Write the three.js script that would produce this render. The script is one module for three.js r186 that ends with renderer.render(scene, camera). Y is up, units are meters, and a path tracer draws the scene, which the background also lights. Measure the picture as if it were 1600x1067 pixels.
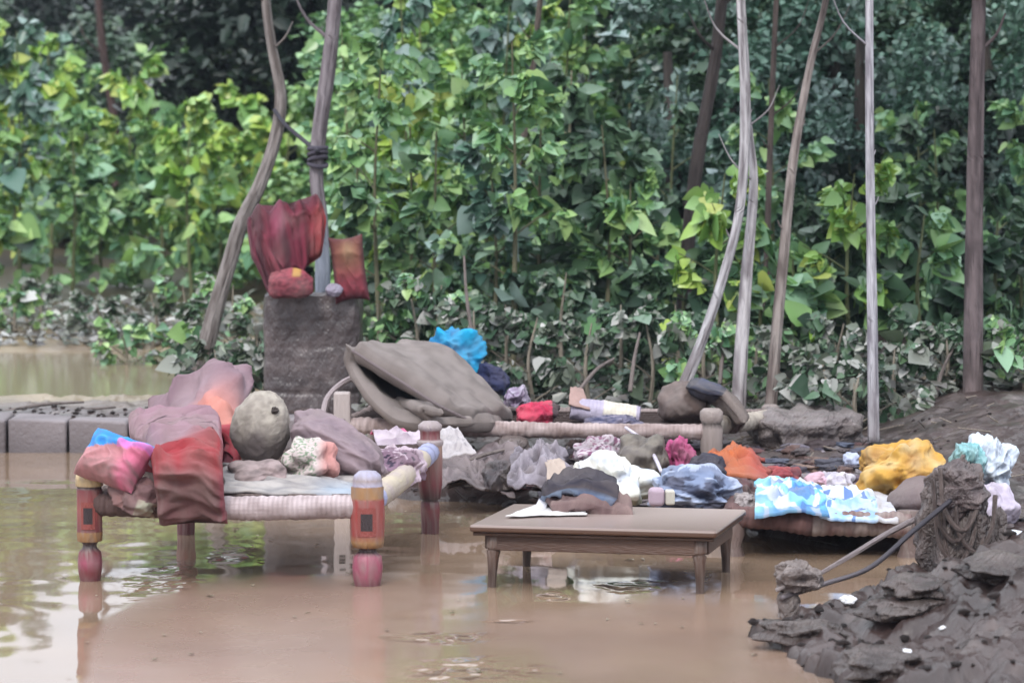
import * as THREE from 'three';
import { ImprovedNoise } from 'three/addons/math/ImprovedNoise.js';
import { mergeGeometries, mergeVertices } from 'three/addons/utils/BufferGeometryUtils.js';
import { RoundedBoxGeometry } from 'three/addons/geometries/RoundedBoxGeometry.js';

/* ---------- camera, sky, sun, exposure ---------- */
const scene = new THREE.Scene();
const FOCAL = 5000, HORIZON = 240, EYE = 1.558, CX = 800, CY = 533.5;      // the lens, in photograph pixels
const PITCH = Math.atan((CY - HORIZON) / FOCAL);
const camera = new THREE.PerspectiveCamera(2 * Math.atan(CY / FOCAL) * 180 / Math.PI, 1024 / 682, 0.1, 400);
camera.position.set(0, EYE, 0);
camera.rotation.x = -PITCH;
camera.focus = 12.6; camera.userData.fStop = 4.3;
scene.add(camera);

const renderer = new THREE.WebGLRenderer({ antialias: true });
renderer.toneMapping = THREE.LinearToneMapping;
renderer.toneMappingExposure = 1.6;
renderer.shadowMap.enabled = true;

{ // overcast sky: bright, even, a little stronger overhead
  const W = 64, H = 32, data = new Float32Array(W * H * 4);
  for (let j = 0; j < H; j++) for (let i = 0; i < W; i++) {
    const el = Math.max(0, Math.sin(((j + .5) / H - .5) * Math.PI)), b = .66 + 1.0 * el, k = (j * W + i) * 4;
    data[k] = b * .95; data[k + 1] = b; data[k + 2] = b * 1.09; data[k + 3] = 1;
  }
  const t = new THREE.DataTexture(data, W, H, THREE.RGBAFormat, THREE.FloatType);
  t.mapping = THREE.EquirectangularReflectionMapping; t.magFilter = t.minFilter = THREE.LinearFilter; t.needsUpdate = true;
  scene.background = t; scene.environment = t;
}
const sun = new THREE.DirectionalLight(new THREE.Color(1, .96, .9), 1.4);
sun.position.set(-4, 16, 2); sun.target.position.set(0, 0, -14);
sun.castShadow = true; sun.shadow.radius = 28;
Object.assign(sun.shadow.camera, { left: -14, right: 14, top: 20, bottom: -20, near: 1, far: 60 });
scene.add(sun, sun.target);
scene.fog = new THREE.FogExp2(new THREE.Color(.62, .70, .86), .0005);

/* ---------- small tools ---------- */
const V = (x, y, z) => new THREE.Vector3(x, y, z);
const perlin = new ImprovedNoise();
const ns = (x, y = 0, z = 0) => perlin.noise(x + 31.7, y + 17.3, z + 57.1);
const fbm = (x, y, z, o = 4) => { let s = 0, a = .5; for (let i = 0; i < o; i++) { s += a * ns(x, y, z); x *= 2.03; y *= 2.03; z *= 2.03; a *= .5; } return s; };
const ridge = (x, y, z) => { const n = 1 - Math.min(1, Math.abs(ns(x, y, z)) * 2.2); return n * n; };
const pleatCache = {};
function pleats(seed) { // long soft folds that cross, as in heaped cloth: 0 in the hollows, about 1 on the ridges
  if (pleatCache[seed]) return pleatCache[seed];
  const r = mulberry(Math.round(seed * 977) + 5), K = []; let sum = 0;
  for (let i = 0; i < 6; i++) { const a = r() * 6.28, z = r() * 1.6 - .8, q = Math.sqrt(1 - z * z), f = 1.5 * (1 + i * .55), w = 1 / (1 + i * .5); K.push([Math.cos(a) * q * f, z * f, Math.sin(a) * q * f, r() * 6.28, w]); sum += w; }
  return pleatCache[seed] = (x, y, z) => { const w1 = 2.2 * ns(x * .7 + seed, y * .7, z * .7), w2 = 1.6 * ns(x * .9 + 9, y * .9 + seed, z * .9); let s = 0;
    for (let i = 0; i < 6; i++) { const k = K[i], v = Math.sin(k[0] * x + k[1] * y + k[2] * z + k[3] + (i & 1 ? w1 : w2) * (1 + i * .3)), t = 1 - Math.sqrt(v * v + .015); s += k[4] * t * Math.max(t, 0); }
    return clamp(s / sum * 2.6, 0, 1.35); };
}
function mulberry(a) { return () => { a |= 0; a = a + 0x6D2B79F5 | 0; let t = Math.imul(a ^ a >>> 15, 1 | a); t = t + Math.imul(t ^ t >>> 7, 61 | t) ^ t; return ((t ^ t >>> 14) >>> 0) / 4294967296; }; }
const rnd = mulberry(77), R = (a, b) => a + (b - a) * rnd();
const lerp = (a, b, t) => a + (b - a) * t, clamp = (x, a = 0, b = 1) => Math.min(b, Math.max(a, x));
const sst = (a, b, x) => { const t = clamp((x - a) / (b - a)); return t * t * (3 - 2 * t); };
const C = h => { const c = new THREE.Color(h); return [c.r, c.g, c.b]; };
const mix = (a, b, t) => [lerp(a[0], b[0], t), lerp(a[1], b[1], t), lerp(a[2], b[2], t)];
const sp = (c, e) => Math.sign(c) * Math.pow(Math.abs(c), e);
// a pixel of the photograph at a distance: the point of the place that it shows
function at(px, py, d) {
  const nx = (px - CX) / FOCAL, ny = (CY - py) / FOCAL, fz = Math.cos(PITCH) + ny * Math.sin(PITCH), k = d / fz;
  return V(nx * k, EYE + (ny * Math.cos(PITCH) - Math.sin(PITCH)) * k, -d);
}
const xAt = (px, d) => at(px, 500, d).x;

const taken = {};
function numbered(n) { const k = taken[n] = (taken[n] ?? -1) + 1; return k ? n + '_' + String(k).padStart(3, '0') : n; }
function tag(o, label, category, group) { o.userData = { ...o.userData, label, category }; if (group) o.userData.group = group; return o; }
function thing(name, label, category, pos = V(0, 0, 0), group) {
  const o = new THREE.Group(); o.name = numbered(name); o.position.copy(pos); scene.add(o); return tag(o, label, category, group);
}
function mesh(name, geo, mat, parent) {
  const m = new THREE.Mesh(geo, mat); m.castShadow = m.receiveShadow = true;
  m.name = parent ? name : numbered(name); (parent || scene).add(m); return m;
}
const stuff = m => { m.userData.kind = 'stuff'; return m; };
const structure = m => { m.userData.kind = 'structure'; return m; };
// one-mesh thing: geometry in world space is moved to a base point
function item(name, label, category, geo, mat, group) {
  geo.computeBoundingBox(); const b = geo.boundingBox, p = V((b.min.x + b.max.x) / 2, b.min.y, (b.min.z + b.max.z) / 2);
  geo.translate(-p.x, -p.y, -p.z);
  const m = mesh(name, geo, mat); m.position.copy(p); return tag(m, label, category, group);
}

/* ---------- textures and materials ---------- */
function tex(size, fn, srgb = false, rep = 1) {
  const d = new Uint8Array(size * size * 4);
  for (let j = 0; j < size; j++) for (let i = 0; i < size; i++) {
    const c = fn(i / size, j / size), k = (j * size + i) * 4;
    for (let q = 0; q < 3; q++) d[k + q] = clamp(Array.isArray(c) ? c[q] : c) * 255; d[k + 3] = 255;
  }
  const t = new THREE.DataTexture(d, size, size); t.wrapS = t.wrapT = THREE.RepeatWrapping; t.magFilter = THREE.LinearFilter; t.minFilter = THREE.LinearFilter;
  if (srgb) t.colorSpace = THREE.SRGBColorSpace; t.repeat.set(rep, rep); t.needsUpdate = true; return t;
}
const hash2 = (i, j, k) => { let h = (i * 374761393 + j * 668265263 + k * 974634211) | 0; h = Math.imul(h ^ h >>> 13, 1274126177); return ((h ^ h >>> 16) >>> 0) / 4294967296 - .5; };
const vnoise = (u, v, f, k) => { const x = u * f, y = v * f, i = Math.floor(x), j = Math.floor(y), a = x - i, b = y - j, A = a * a * (3 - 2 * a), B = b * b * (3 - 2 * b), m = q => ((q % f) + f) % f;
  return lerp(lerp(hash2(m(i), m(j), k), hash2(m(i + 1), m(j), k), A), lerp(hash2(m(i), m(j + 1), k), hash2(m(i + 1), m(j + 1), k), A), B); };
const wrapN = (u, v, f, o = 4) => { let s = 0, a = .6; for (let i = 0; i < o; i++) { s += a * vnoise(u, v, f, i * 7 + f); f *= 2; a *= .5; } return s; };   // noise that tiles
const weaveTex = tex(256, (u, v) => .5 + .22 * Math.sin(u * 6.283 * 40) * Math.sin(v * 6.283 * 40) + .5 * wrapN(u, v, 18));
const mudTex = tex(512, (u, v) => .5 + .9 * wrapN(u, v, 14, 5) + .25 * wrapN(v, u, 60, 3));
const barkTex = tex(256, (u, v) => .5 + .9 * wrapN(u, v, 12, 4));
const woodTex = tex(256, (u, v) => .5 + .35 * Math.sin(u * 60 + wrapN(u, v, 9) * 12) + .4 * wrapN(v, u, 30));
const cloth = new THREE.MeshPhysicalMaterial({ vertexColors: true, roughness: .92, bumpMap: weaveTex, bumpScale: .004, side: THREE.DoubleSide });
const damp = new THREE.MeshPhysicalMaterial({ vertexColors: true, roughness: .5, bumpMap: weaveTex, bumpScale: .003, side: THREE.DoubleSide });
const plastic = new THREE.MeshPhysicalMaterial({ vertexColors: true, roughness: .32, side: THREE.DoubleSide });
const mud = new THREE.MeshPhysicalMaterial({ vertexColors: true, roughness: .34, bumpMap: mudTex, bumpScale: .012 });
const paint = new THREE.MeshPhysicalMaterial({ vertexColors: true, roughness: .5, bumpMap: woodTex, bumpScale: .0015 });
const bark = new THREE.MeshStandardMaterial({ vertexColors: true, roughness: .9, bumpMap: barkTex, bumpScale: .016 });
const leafMat = new THREE.MeshPhysicalMaterial({ vertexColors: true, roughness: .36, side: THREE.DoubleSide, transmission: .2, thickness: 0 });
const iron = new THREE.MeshStandardMaterial({ vertexColors: true, roughness: .45, metalness: .6, bumpMap: mudTex, bumpScale: .002 });
const MUD = C('#3f3230'), MUDL = C('#695b57'), MUDD = C('#221a19'), PALE = C('#c9bcc0');

const dirt = (c, x, y, z, k = .5) => mix(c, [.20, .165, .15], k * clamp(.28 + 1.5 * fbm(x * 6, y * 6, z * 6, 4)));   // dried flood mud on things
/* ---------- geometry builders (all give position, normal, uv, color) ---------- */
function fin(pos, uv, col, idx) {
  const g = new THREE.BufferGeometry();
  g.setAttribute('position', new THREE.Float32BufferAttribute(pos, 3)); g.setAttribute('uv', new THREE.Float32BufferAttribute(uv, 2));
  g.setAttribute('color', new THREE.Float32BufferAttribute(col, 3)); g.setIndex(idx); g.computeVertexNormals(); return g;
}
function tint(g, fn) { // vertex colours from place
  const p = g.attributes.position, c = new Float32Array(p.count * 3);
  for (let i = 0; i < p.count; i++) { const k = typeof fn === 'function' ? fn(p.getX(i), p.getY(i), p.getZ(i)) : fn; c.set(k, i * 3); }
  g.setAttribute('color', new THREE.BufferAttribute(c, 3)); return g;
}
// tube with a radius per point
function tube(pts, radii, { seg = 40, ring = 12, col = MUD, bump = .06, bf = 6, caps = true } = {}) {
  const curve = new THREE.CatmullRomCurve3(pts, false, 'centripetal'), pos = [], uv = [], cl = [], idx = [];
  const fr = curve.computeFrenetFrames(seg, false), L = curve.getLength();
  for (let i = 0; i <= seg; i++) {
    const t = i / seg, p = curve.getPointAt(t), u = curve.getUtoTmapping(t) * (radii.length - 1), k = Math.min(radii.length - 2, Math.floor(u)), r0 = lerp(radii[k], radii[k + 1], u - k);
    for (let j = 0; j <= ring; j++) {
      const a = j / ring * Math.PI * 2, ca = Math.cos(a), sa = Math.sin(a);
      let r = r0 * (typeof bump === 'function' ? bump(t, a, L) : 1 + bump * 2 * fbm(ca * 1.2 + p.x * bf, p.y * bf, sa * 1.2 + p.z * bf, 3));
      const N = fr.normals[i], B = fr.binormals[i];
      pos.push(p.x + r * (N.x * ca + B.x * sa), p.y + r * (N.y * ca + B.y * sa), p.z + r * (N.z * ca + B.z * sa));
      uv.push(Math.round(r0 * 60 + 1) * j / ring * .5, t * L * .7); cl.push(...(typeof col === 'function' ? col(t, a, p) : col));
    }
  }
  for (let i = 0; i < seg; i++) for (let j = 0; j < ring; j++) { const a = i * (ring + 1) + j, b = a + ring + 1; idx.push(a, b, a + 1, a + 1, b, b + 1); }
  if (caps) for (const i of [0, seg]) {
    const c = curve.getPointAt(i / seg), n = pos.length / 3; pos.push(c.x, c.y, c.z); uv.push(0, 0); cl.push(...cl.slice(i * (ring + 1) * 3, i * (ring + 1) * 3 + 3));
    for (let j = 0; j < ring; j++) { const a = i * (ring + 1) + j; i ? idx.push(a, n, a + 1) : idx.push(a, a + 1, n); }
  }
  return fin(pos, uv, cl, idx);
}
function lathe(profile, col, seg = 28) { // profile: [radius, height, colour]
  const pts = profile.map(p => new THREE.Vector2(Math.max(p[0], .0005), p[1])), g = new THREE.LatheGeometry(pts, seg), n = profile.length, c = [];
  const h = profile.map(p => p[2] || col);
  for (let i = 0; i <= seg; i++) for (let j = 0; j < n; j++) { const q = dirt(h[j], i * .09, j * .13, n, .75); c.push(...q); }
  const P = g.attributes.position; for (let i = 0; i < P.count; i++) { const x = P.getX(i), y = P.getY(i), z = P.getZ(i), k = 1 + .07 * fbm(x * 22 + n, y * 14, z * 22, 3); P.setXYZ(i, x * k, y, z * k); }
  g.setAttribute('color', new THREE.Float32BufferAttribute(c, 3)); g.computeVertexNormals(); return g;
}
// a heap of crumpled cloth or a stuffed bag: a rounded body with folds, flat underneath
function crumple({ rx, ry, rz, amp = .2, freq = 2.2, ax = [1, 1, 1], pow = 2.3, flat = .7, lump = .22, rough = .02, seed = 0, col, su = 110, sv = 70 }) {
  const pl = pleats(seed);
  const pos = [], uv = [], cl = [], idx = [], e = 2 / pow, ey = clamp(ry / Math.max(rx, rz) * 1.25, .35, 1.25);
  for (let i = 0; i <= sv; i++) {
    const v = -Math.PI / 2 + Math.PI * i / sv;
    for (let j = 0; j < su; j++) {
      const u = j / su * Math.PI * 2, cv = Math.cos(v) < 1e-6 ? 0 : Math.cos(v);
      let x = sp(cv, e) * sp(Math.cos(u), e), y = sp(Math.sin(v), e), z = sp(cv, e) * sp(Math.sin(u), e);
      const k0 = freq * .62, yf = y * ey, f = .78 * pl(x * k0 * ax[0], yf * k0 * ax[1], z * k0 * ax[2]) + .26 * pl(x * k0 * 2.4 * ax[0] + 3, yf * k0 * 2.4 * ax[1], z * k0 * 2.4 * ax[2]);
      const r = 1 + amp * .95 * (f - .42) + lump * 1.7 * ns(x * 1.4 + seed * 1.7, y * 1.4 + 3, z * 1.4) + rough * fbm(x * 3.5 + seed, yf * 3.5, z * 3.5, 5);
      x *= r; z *= r; y = y < 0 ? Math.max(y * r, -flat - .04 * f) : y * r;
      pos.push(x * rx, y * ry, z * rz); uv.push((x * rx + z * rz * .6) * 6, (y * ry + z * rz * .5) * 6);
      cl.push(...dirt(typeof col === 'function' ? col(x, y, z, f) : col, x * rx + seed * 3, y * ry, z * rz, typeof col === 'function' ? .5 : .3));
    }
  }
  for (let i = 0; i < sv; i++) for (let j = 0; j < su; j++) { const a = i * su + j, b = i * su + (j + 1) % su, c = a + su, d = b + su; idx.push(a, c, b, b, c, d); }
  return fin(pos, uv, cl, idx);
}
// slab swept along a path: quilts, blankets, folded mats
function slab(path, wdir, width, thick, { far, seg = 70, ring = 44, wr = .012, wf = 9, wax = [1, 1], col = MUD, edge = 2.6, seed = 0, wfn } = {}) {
  const curve = new THREE.CatmullRomCurve3(path, false, 'centripetal'), pos = [], uv = [], cl = [], idx = [], L = curve.getLength(), farC = far && new THREE.CatmullRomCurve3(far, false, 'centripetal'); let w = far ? V(1, 0, 0) : wdir.clone().normalize();
  for (let i = 0; i <= seg; i++) {
    const t = i / seg; let p, tg, FW = 1;
    if (far) { const a = curve.getPoint(t), b = farC.getPoint(t); p = a.clone().lerp(b, .5); w = a.sub(b); FW = w.length(); w.normalize(); tg = curve.getTangent(t).add(farC.getTangent(t)); tg.addScaledVector(w, -tg.dot(w)).normalize(); } else { p = curve.getPointAt(t); tg = curve.getTangentAt(t); }
    const n = V().crossVectors(w, tg).normalize();
    const pl2 = pleats(seed + .5), endr = Math.min(1, Math.sqrt(clamp(1 - (1 - Math.min(t, 1 - t) * L / (thick * .5 + 1e-5)) ** 2)) + .02), e = Math.min(t, 1 - t) * L > thick * .5 ? 1 : endr;
    const W = (wfn ? wfn(t) : 1) * (far ? FW : width) / 2 * (1 + .05 * ns(t * 6, seed));
    for (let j = 0; j < ring; j++) {
      const hf = ring / 2, up = j < hf, li = (up ? j / (hf - 1) : (j - hf) / (hf - 1)) * 2 - 1, sl = Math.sin(li * Math.PI / 2), sx = up ? sl : -sl;
      const ed = (1 - Math.abs(sx)) * W, rr = thick * .5, sy = (up ? 1 : -1) * (ed < rr ? Math.sqrt(Math.max(0, 1 - (1 - ed / rr) ** 2)) : 1);
      const q = ns(t * L * wf * wax[0] + seed, sx * width / 2 * wf * wax[1], sy * .5 + seed), q2 = pl2(t * L * wf * .6 * wax[0], sx * width / 2 * wf * .6 * wax[1], sy * .15);
      const off = sy * thick / 2 * e + wr * (.7 * q + 1.6 * q2 - .6) * (sy + (sy === 0 ? .15 : 0)) * e;
      const sag = wr * 1.6 * ns(t * L * 3, sx * width * 3, seed + 8);
      pos.push(p.x + w.x * sx * W + n.x * off, p.y + w.y * sx * W + n.y * off + sag, p.z + w.z * sx * W + n.z * off);
      uv.push(sx * W * 6, t * L * 6); cl.push(...dirt(typeof col === 'function' ? col(t, sx, sy, q2) : col, p.x + sx * W, p.y + sy, p.z));
    }
  }
  for (let i = 0; i < seg; i++) for (let j = 0; j < ring; j++) { const a = i * ring + j, b = i * ring + (j + 1) % ring, c = a + ring, d = b + ring; idx.push(a, b, c, b, d, c); }
  for (const i of [0, seg]) { const n = pos.length / 3; let m = V(); for (let j = 0; j < ring; j++) m.add(V(pos[(i * ring + j) * 3], pos[(i * ring + j) * 3 + 1], pos[(i * ring + j) * 3 + 2])); m.multiplyScalar(1 / ring);
    pos.push(m.x, m.y, m.z); uv.push(0, 0); cl.push(...cl.slice(i * ring * 3, i * ring * 3 + 3)); for (let j = 0; j < ring; j++) { const a = i * ring + j, b = i * ring + (j + 1) % ring; i ? idx.push(a, b, n) : idx.push(b, a, n); } }
  return fin(pos, uv, cl, idx);
}
// cloth over four corners (near-left, near-right, far-right, far-left), with a height function, folds and a real thickness
function drape(c4, { h = () => 0, fold = .02, ff = 7, ax = [1, 1], thick = .008, nu = 64, nv = 64, seed = 0, col = PALE, ragged = .05 } = {}) {
  const pos = [], uv = [], cl = [], idx = [], [A, B, Cc, D] = c4, n = (nu + 1) * (nv + 1), su = A.distanceTo(B), sv = A.distanceTo(D);
  for (const side of [0, 1]) for (let j = 0; j <= nv; j++) for (let i = 0; i <= nu; i++) {
    let u = i / nu, v = j / nv; const uo = u, vo = v, ed = Math.min(u, 1 - u, v, 1 - v);
    u += ragged * ns(v * 4 + seed, u * 2, 1) * (1 - ed); v += ragged * 1.4 * ns(u * 4, v * 2 + seed, 7) * (1 - ed);
    const p = A.clone().multiplyScalar((1 - u) * (1 - v)).addScaledVector(B, u * (1 - v)).addScaledVector(Cc, u * v).addScaledVector(D, (1 - u) * v);
    const f = pleats(seed + .25)(u * su * ff * ax[0], v * sv * ff * ax[1], 0);
    p.y += h(uo, vo) + fold * 1.3 * (f - .4) * (.2 + .8 * Math.min(1, ed * 4)) - side * thick;
    pos.push(p.x, p.y, p.z); uv.push(u * su * 6, v * sv * 6); cl.push(...dirt(typeof col === 'function' ? col(uo, vo, f) : col, p.x, p.y, p.z, .42));
  }
  for (let j = 0; j < nv; j++) for (let i = 0; i < nu; i++) { const a = j * (nu + 1) + i, b = a + 1, c = a + nu + 1, d = c + 1; idx.push(a, b, c, b, d, c, n + a, n + c, n + b, n + b, n + c, n + d); }
  const E = (a, b) => idx.push(a, n + a, b, b, n + a, n + b);
  for (let i = 0; i < nu; i++) { E(i, i + 1); const q = nv * (nu + 1) + i; E(q + 1, q); }
  for (let j = 0; j < nv; j++) { E((j + 1) * (nu + 1), j * (nu + 1)); const q = j * (nu + 1) + nu; E(q, q + nu + 1); }
  return fin(pos, uv, cl, idx);
}
function pillow(w, h, t, { seed = 0, col = PALE, amp = .15, n = 40 } = {}) {
  const pos = [], uv = [], cl = [], idx = [];
  for (const s of [1, -1]) { const o = pos.length / 3; for (let j = 0; j <= n; j++) for (let i = 0; i <= n; i++) {
    const a = i / n * 2 - 1, b = j / n * 2 - 1, k = Math.sqrt(Math.max(0, (1 - a ** 4) * (1 - b ** 4))), pin = 1 - .09 * (1 - a * a) * 0 - .07 * (Math.abs(b) ** 3) * (1 - a * a);
    const f = ridge(a * 1.7 + seed, b * 1.7, s + seed), x = a * w / 2 * (1 - .08 * (1 - b * b) * Math.abs(a) ** 3), y = b * h / 2 * (1 - .1 * (1 - a * a) * Math.abs(b) ** 3);
    pos.push(x, y, s * t / 2 * k * (1 + amp * (f - .5) + .3 * ns(a * 1.3 + seed, b * 1.3, s))); uv.push(x * 6, y * 6); cl.push(...(typeof col === 'function' ? col(a, b, s, f) : col));
  } for (let j = 0; j < n; j++) for (let i = 0; i < n; i++) { const a = o + j * (n + 1) + i, b = a + 1, c = a + n + 1, d = c + 1; s > 0 ? idx.push(a, b, c, b, d, c) : idx.push(a, c, b, b, c, d); } }
  return mergeVertices(fin(pos, uv, cl, idx), 1e-5);
}
const rbox = (w, h, d, r, col) => tint(new RoundedBoxGeometry(w, h, d, 2, r), col);
// a heap that fills a rectangle of the photograph at a distance
function heap(name, label, cat, [x0, y0, x1, y1], d, rz, o, mat = cloth, group) {
  const c = at((x0 + x1) / 2, (y0 + y1) / 2, d), s = d / FOCAL, g = crumple({ rx: (x1 - x0) / 2 * s, ry: (y1 - y0) / 2 * s, rz, ...o });
  g.computeBoundingBox(); const b = g.boundingBox, sx = (x1 - x0) * s / (b.max.x - b.min.x), sy = (y1 - y0) * s / (b.max.y - b.min.y);
  g.translate(-(b.max.x + b.min.x) / 2, -(b.max.y + b.min.y) / 2, 0); g.scale(sx, sy, 1); if (o.rz3) g.rotateZ(o.rz3); if (o.ry3) g.rotateY(o.ry3); g.translate(c.x, c.y, c.z); g.computeVertexNormals();
  return item(name, label, cat, g, mat, group);
}
const stain = (a, seed, amt = .6, m = MUDL, f = 2.2) => (x, y, z, q = 0) => mix(a, m, clamp(amt * (fbm(x * f + seed, y * f, z * f, 3) * 2 + .45)));

/* ---------- ground ---------- */
const edgeX = [[7, 1.35], [8.6, 1.12], [9.3, .92], [9.9, .84], [10.25, .76], [10.45, .86], [10.8, 1.02], [11.3, 1.3], [11.9, 1.5], [12.6, 2.2]];
function heapEdge(d) { for (let i = 0; i < edgeX.length - 1; i++) if (d <= edgeX[i + 1][0]) { const [a, b] = [edgeX[i], edgeX[i + 1]]; return lerp(a[1], b[1], clamp((d - a[0]) / (b[0] - a[0]))); } return 9; }
function shoreD(x) { // where the far bank leaves the water
  if (x < -1.02) return 16.75;
  if (x < -.3) return lerp(16.75, 14.2, sst(-1.02, -.45, x));
  if (x < .75) return 14.2 - .9 * sst(-.3, .75, x);
  return 13.3 - .9 * sst(.75, 1.4, x);
}
function ground(x, d) {
  let h = -.16;
  const s = shoreD(x) + .12 * ns(x * 3, 5), k = d - s, left = x < -1.0;
  let bank = left ? lerp(-.16, .165, sst(.02, .12, k)) : lerp(-.16, .07, sst(-.25, .25, k)) + .1 * sst(.2, 2.4, k);
  bank += .16 * sst(5, 16, d - 16) + .25 * sst(24, 50, d);
  // puddle behind the block ledge
  bank -= .1 * sst(18.3, 19.2, d) * (1 - sst(22.2, 23.2, d)) * sst(-4.6, -4, x) * (1 - sst(-2.1, -1.5, x + .25 * ns(d * .9, 3)));
  // slope that rises at the right edge
  bank += .2 * sst(1.6, 2.4, x) * sst(13.2, 15.5, d) * (1 - .5 * sst(20, 30, d));
  h = Math.max(h, bank);
  const e = x - heapEdge(d) - .05 * ns(d * 5, 2) - .03 * ns(d * 13, 9);
  if (d < 12.6) h = Math.max(h, lerp(-.16, .05, sst(-.03, .05, e)) + .28 * sst(.14, 1.0, e) * (.45 + .55 * sst(8.6, 10.3, d)) * (1 - .55 * sst(11.2, 12.5, d)));
  if (h > -.14) {
    const a = clamp((h + .14) * 8);
    const hp = d < 12.4 && e > -.05 ? 1 : .45;
    const wx = x + .12 * ns(x * 4, d * 4, 3), wd = d + .12 * ns(x * 4, d * 4, 8), bil = f => Math.abs(ns(wx * f, wd * f * .75, f)) * 2;
    h += a * (.1 * fbm(x * 2.6, d * 2.6, 1, 3) * hp + (.03 * bil(4) + .02 * bil(11) + .015 * bil(21) + .009 * bil(36) + .06 * fbm(wx * 7, wd * 6, 4, 4) - .035) * hp * (hp > .9 ? 1 : .75));
  }
  return h;
}
const hit = (px, py) => { for (let d = 8.2; d < 40; d += .015) { const p = at(px, py, d); if (p.y <= Math.max(0, ground(p.x, d))) return p; } return at(px, py, 40); };   // where the ray of a pixel meets the ground
{
  const xs = [], ds = [];
  for (let x = -60; x < -6; x += 3) xs.push(x); for (let x = -6; x < -2.7; x += .15) xs.push(x); for (let x = -2.7; x < 2.7; x += .0165) xs.push(x); for (let x = 2.7; x < 6; x += .15) xs.push(x); for (let x = 6; x <= 60; x += 3) xs.push(x);
  for (let d = -30; d < 7; d += 2) ds.push(d); for (let d = 7; d < 8.6; d += .06) ds.push(d); for (let d = 8.6; d < 18; d += .0225) ds.push(d); for (let d = 18; d < 27; d += .09) ds.push(d); for (let d = 27; d < 50; d += .8) ds.push(d); for (let d = 50; d <= 170; d += 6) ds.push(d);
  const pos = [], uv = [], cl = [], idx = [], nx = xs.length;
  for (const d of ds) for (const x of xs) {
    const h = ground(x, d); pos.push(x, h, -d); uv.push(x * .9, d * .9);
    const n = fbm(x * 1.7, d * 1.7, 4, 4), n2 = fbm(x * 9, d * 9, 5, 3), tan = d > 17.2 && x < -1.2 ? .75 : 0;
    let c = mix(MUD, MUDD, clamp(.4 + n * 1.5 + n2 * .9)); c = mix(c, MUDL, clamp(n2 * 1.6 - .1 + (d > 12.5 ? .25 : 0)));
    c = mix(c, C('#9c8a6c'), tan * sst(17.2, 18.5, d) * (.75 + n)); c = mix(c, C('#3b3428'), .8 * sst(23, 30, d));
    c = mix(c, MUDD, .55 * (1 - sst(.0, .05, h))); cl.push(...c);
  }
  for (let j = 0; j < ds.length - 1; j++) for (let i = 0; i < nx - 1; i++) { const a = j * nx + i, b = a + 1, c = a + nx, e = c + 1; idx.push(a, b, c, b, e, c); }
  structure(mesh('muddy_ground', fin(pos, uv, cl, idx), mud));
}
/* ---------- flood water ---------- */
const WX0 = -2.6, WX1 = 2.6, WD0 = 8.2, WD1 = 17.2;      // the part of the flood in view carries the map of still and ruffled water
const ruffle = (x, d) => { // 1 where the film of silt lies at the surface and takes the mirror away
  const n = fbm(x * 1.3, d * .8, 3, 4), m = fbm(x * 4, d * 2.2, 8, 3);
  const lim = [[8, -1.2], [9.4, -1.27], [10.2, -1.36], [10.74, -1.375], [11.05, -1.326], [11.7, -1.24], [12.5, -1.1]]; let xb = -1.2;
  for (let i = 0; i < lim.length - 1; i++) if (d >= lim[i][0]) xb = lerp(lim[i][1], lim[i + 1][1], clamp((d - lim[i][0]) / (lim[i + 1][0] - lim[i][0])));
  const a = sst(-.02, .04, x - xb + .05 * m) * (1 - sst(11.15, 11.9, d + .5 * n)) * (1 - sst(-.75, .05, x + .5 * n));
  const b = (1 - sst(.7, 1.5, Math.hypot((x - .5) / .7, (d - 10.2) / .8) + 1.1 * n)) * .7;
  return clamp(Math.max(a, b));
};
const stir = (x, d) => { // small patches of disturbed water
  let k = 0; for (const [cx, cd, rx, rd] of [[-.12, 9.55, .26, .28], [-.22, 10.25, .2, .14], [.43, 11.45, .13, .2], [.15, 11.2, .06, .16], [-1.28, 11.6, .12, .5], [-.02, 10.6, .1, .06], [-1.1, 12.4, .08, .3]]) k = Math.max(k, 1 - sst(.3, 1.15, Math.hypot((x - cx) / rx, (d - cd) / rd) + .8 * fbm(x * 5, d * 4, cx * 9, 3)));
  return k;
};
const waveH = (x, d) => .0016 * fbm(x * 1.6, d * 1.1, 2, 3) + .0011 * ns(x * 5 + ns(d, x) * .8, d * 4, 6) + stir(x, d) * (.0075 * ns(x * 11, d * 7, 3) + .0026 * ns(x * 24, d * 15, 8));
const rippleTex = (() => {
  const N = 1024, d8 = new Uint8Array(N * N * 4), e = .004;
  for (let j = 0; j < N; j++) for (let i = 0; i < N; i++) { const x = lerp(WX0, WX1, (i + .5) / N), d = lerp(WD0, WD1, (j + .5) / N), k = (j * N + i) * 4, h = waveH(x, d), dx = (waveH(x + e, d) - h) / e, dd = (waveH(x, d + e) - h) / e, l = Math.hypot(dx, dd, 1), S = 4;
    d8[k] = 127.5 - 127 * clamp(S * dx / l, -1, 1); d8[k + 1] = 127.5 - 127 * clamp(S * dd / l, -1, 1); d8[k + 2] = 255 * Math.sqrt(Math.max(.04, 1 - Math.min(.95, (S * dx) ** 2 + (S * dd) ** 2))); d8[k + 3] = 255; }
  const t = new THREE.DataTexture(d8, N, N); t.magFilter = t.minFilter = THREE.LinearFilter; t.wrapS = t.wrapT = THREE.MirroredRepeatWrapping; t.needsUpdate = true; return t;
})();
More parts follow.
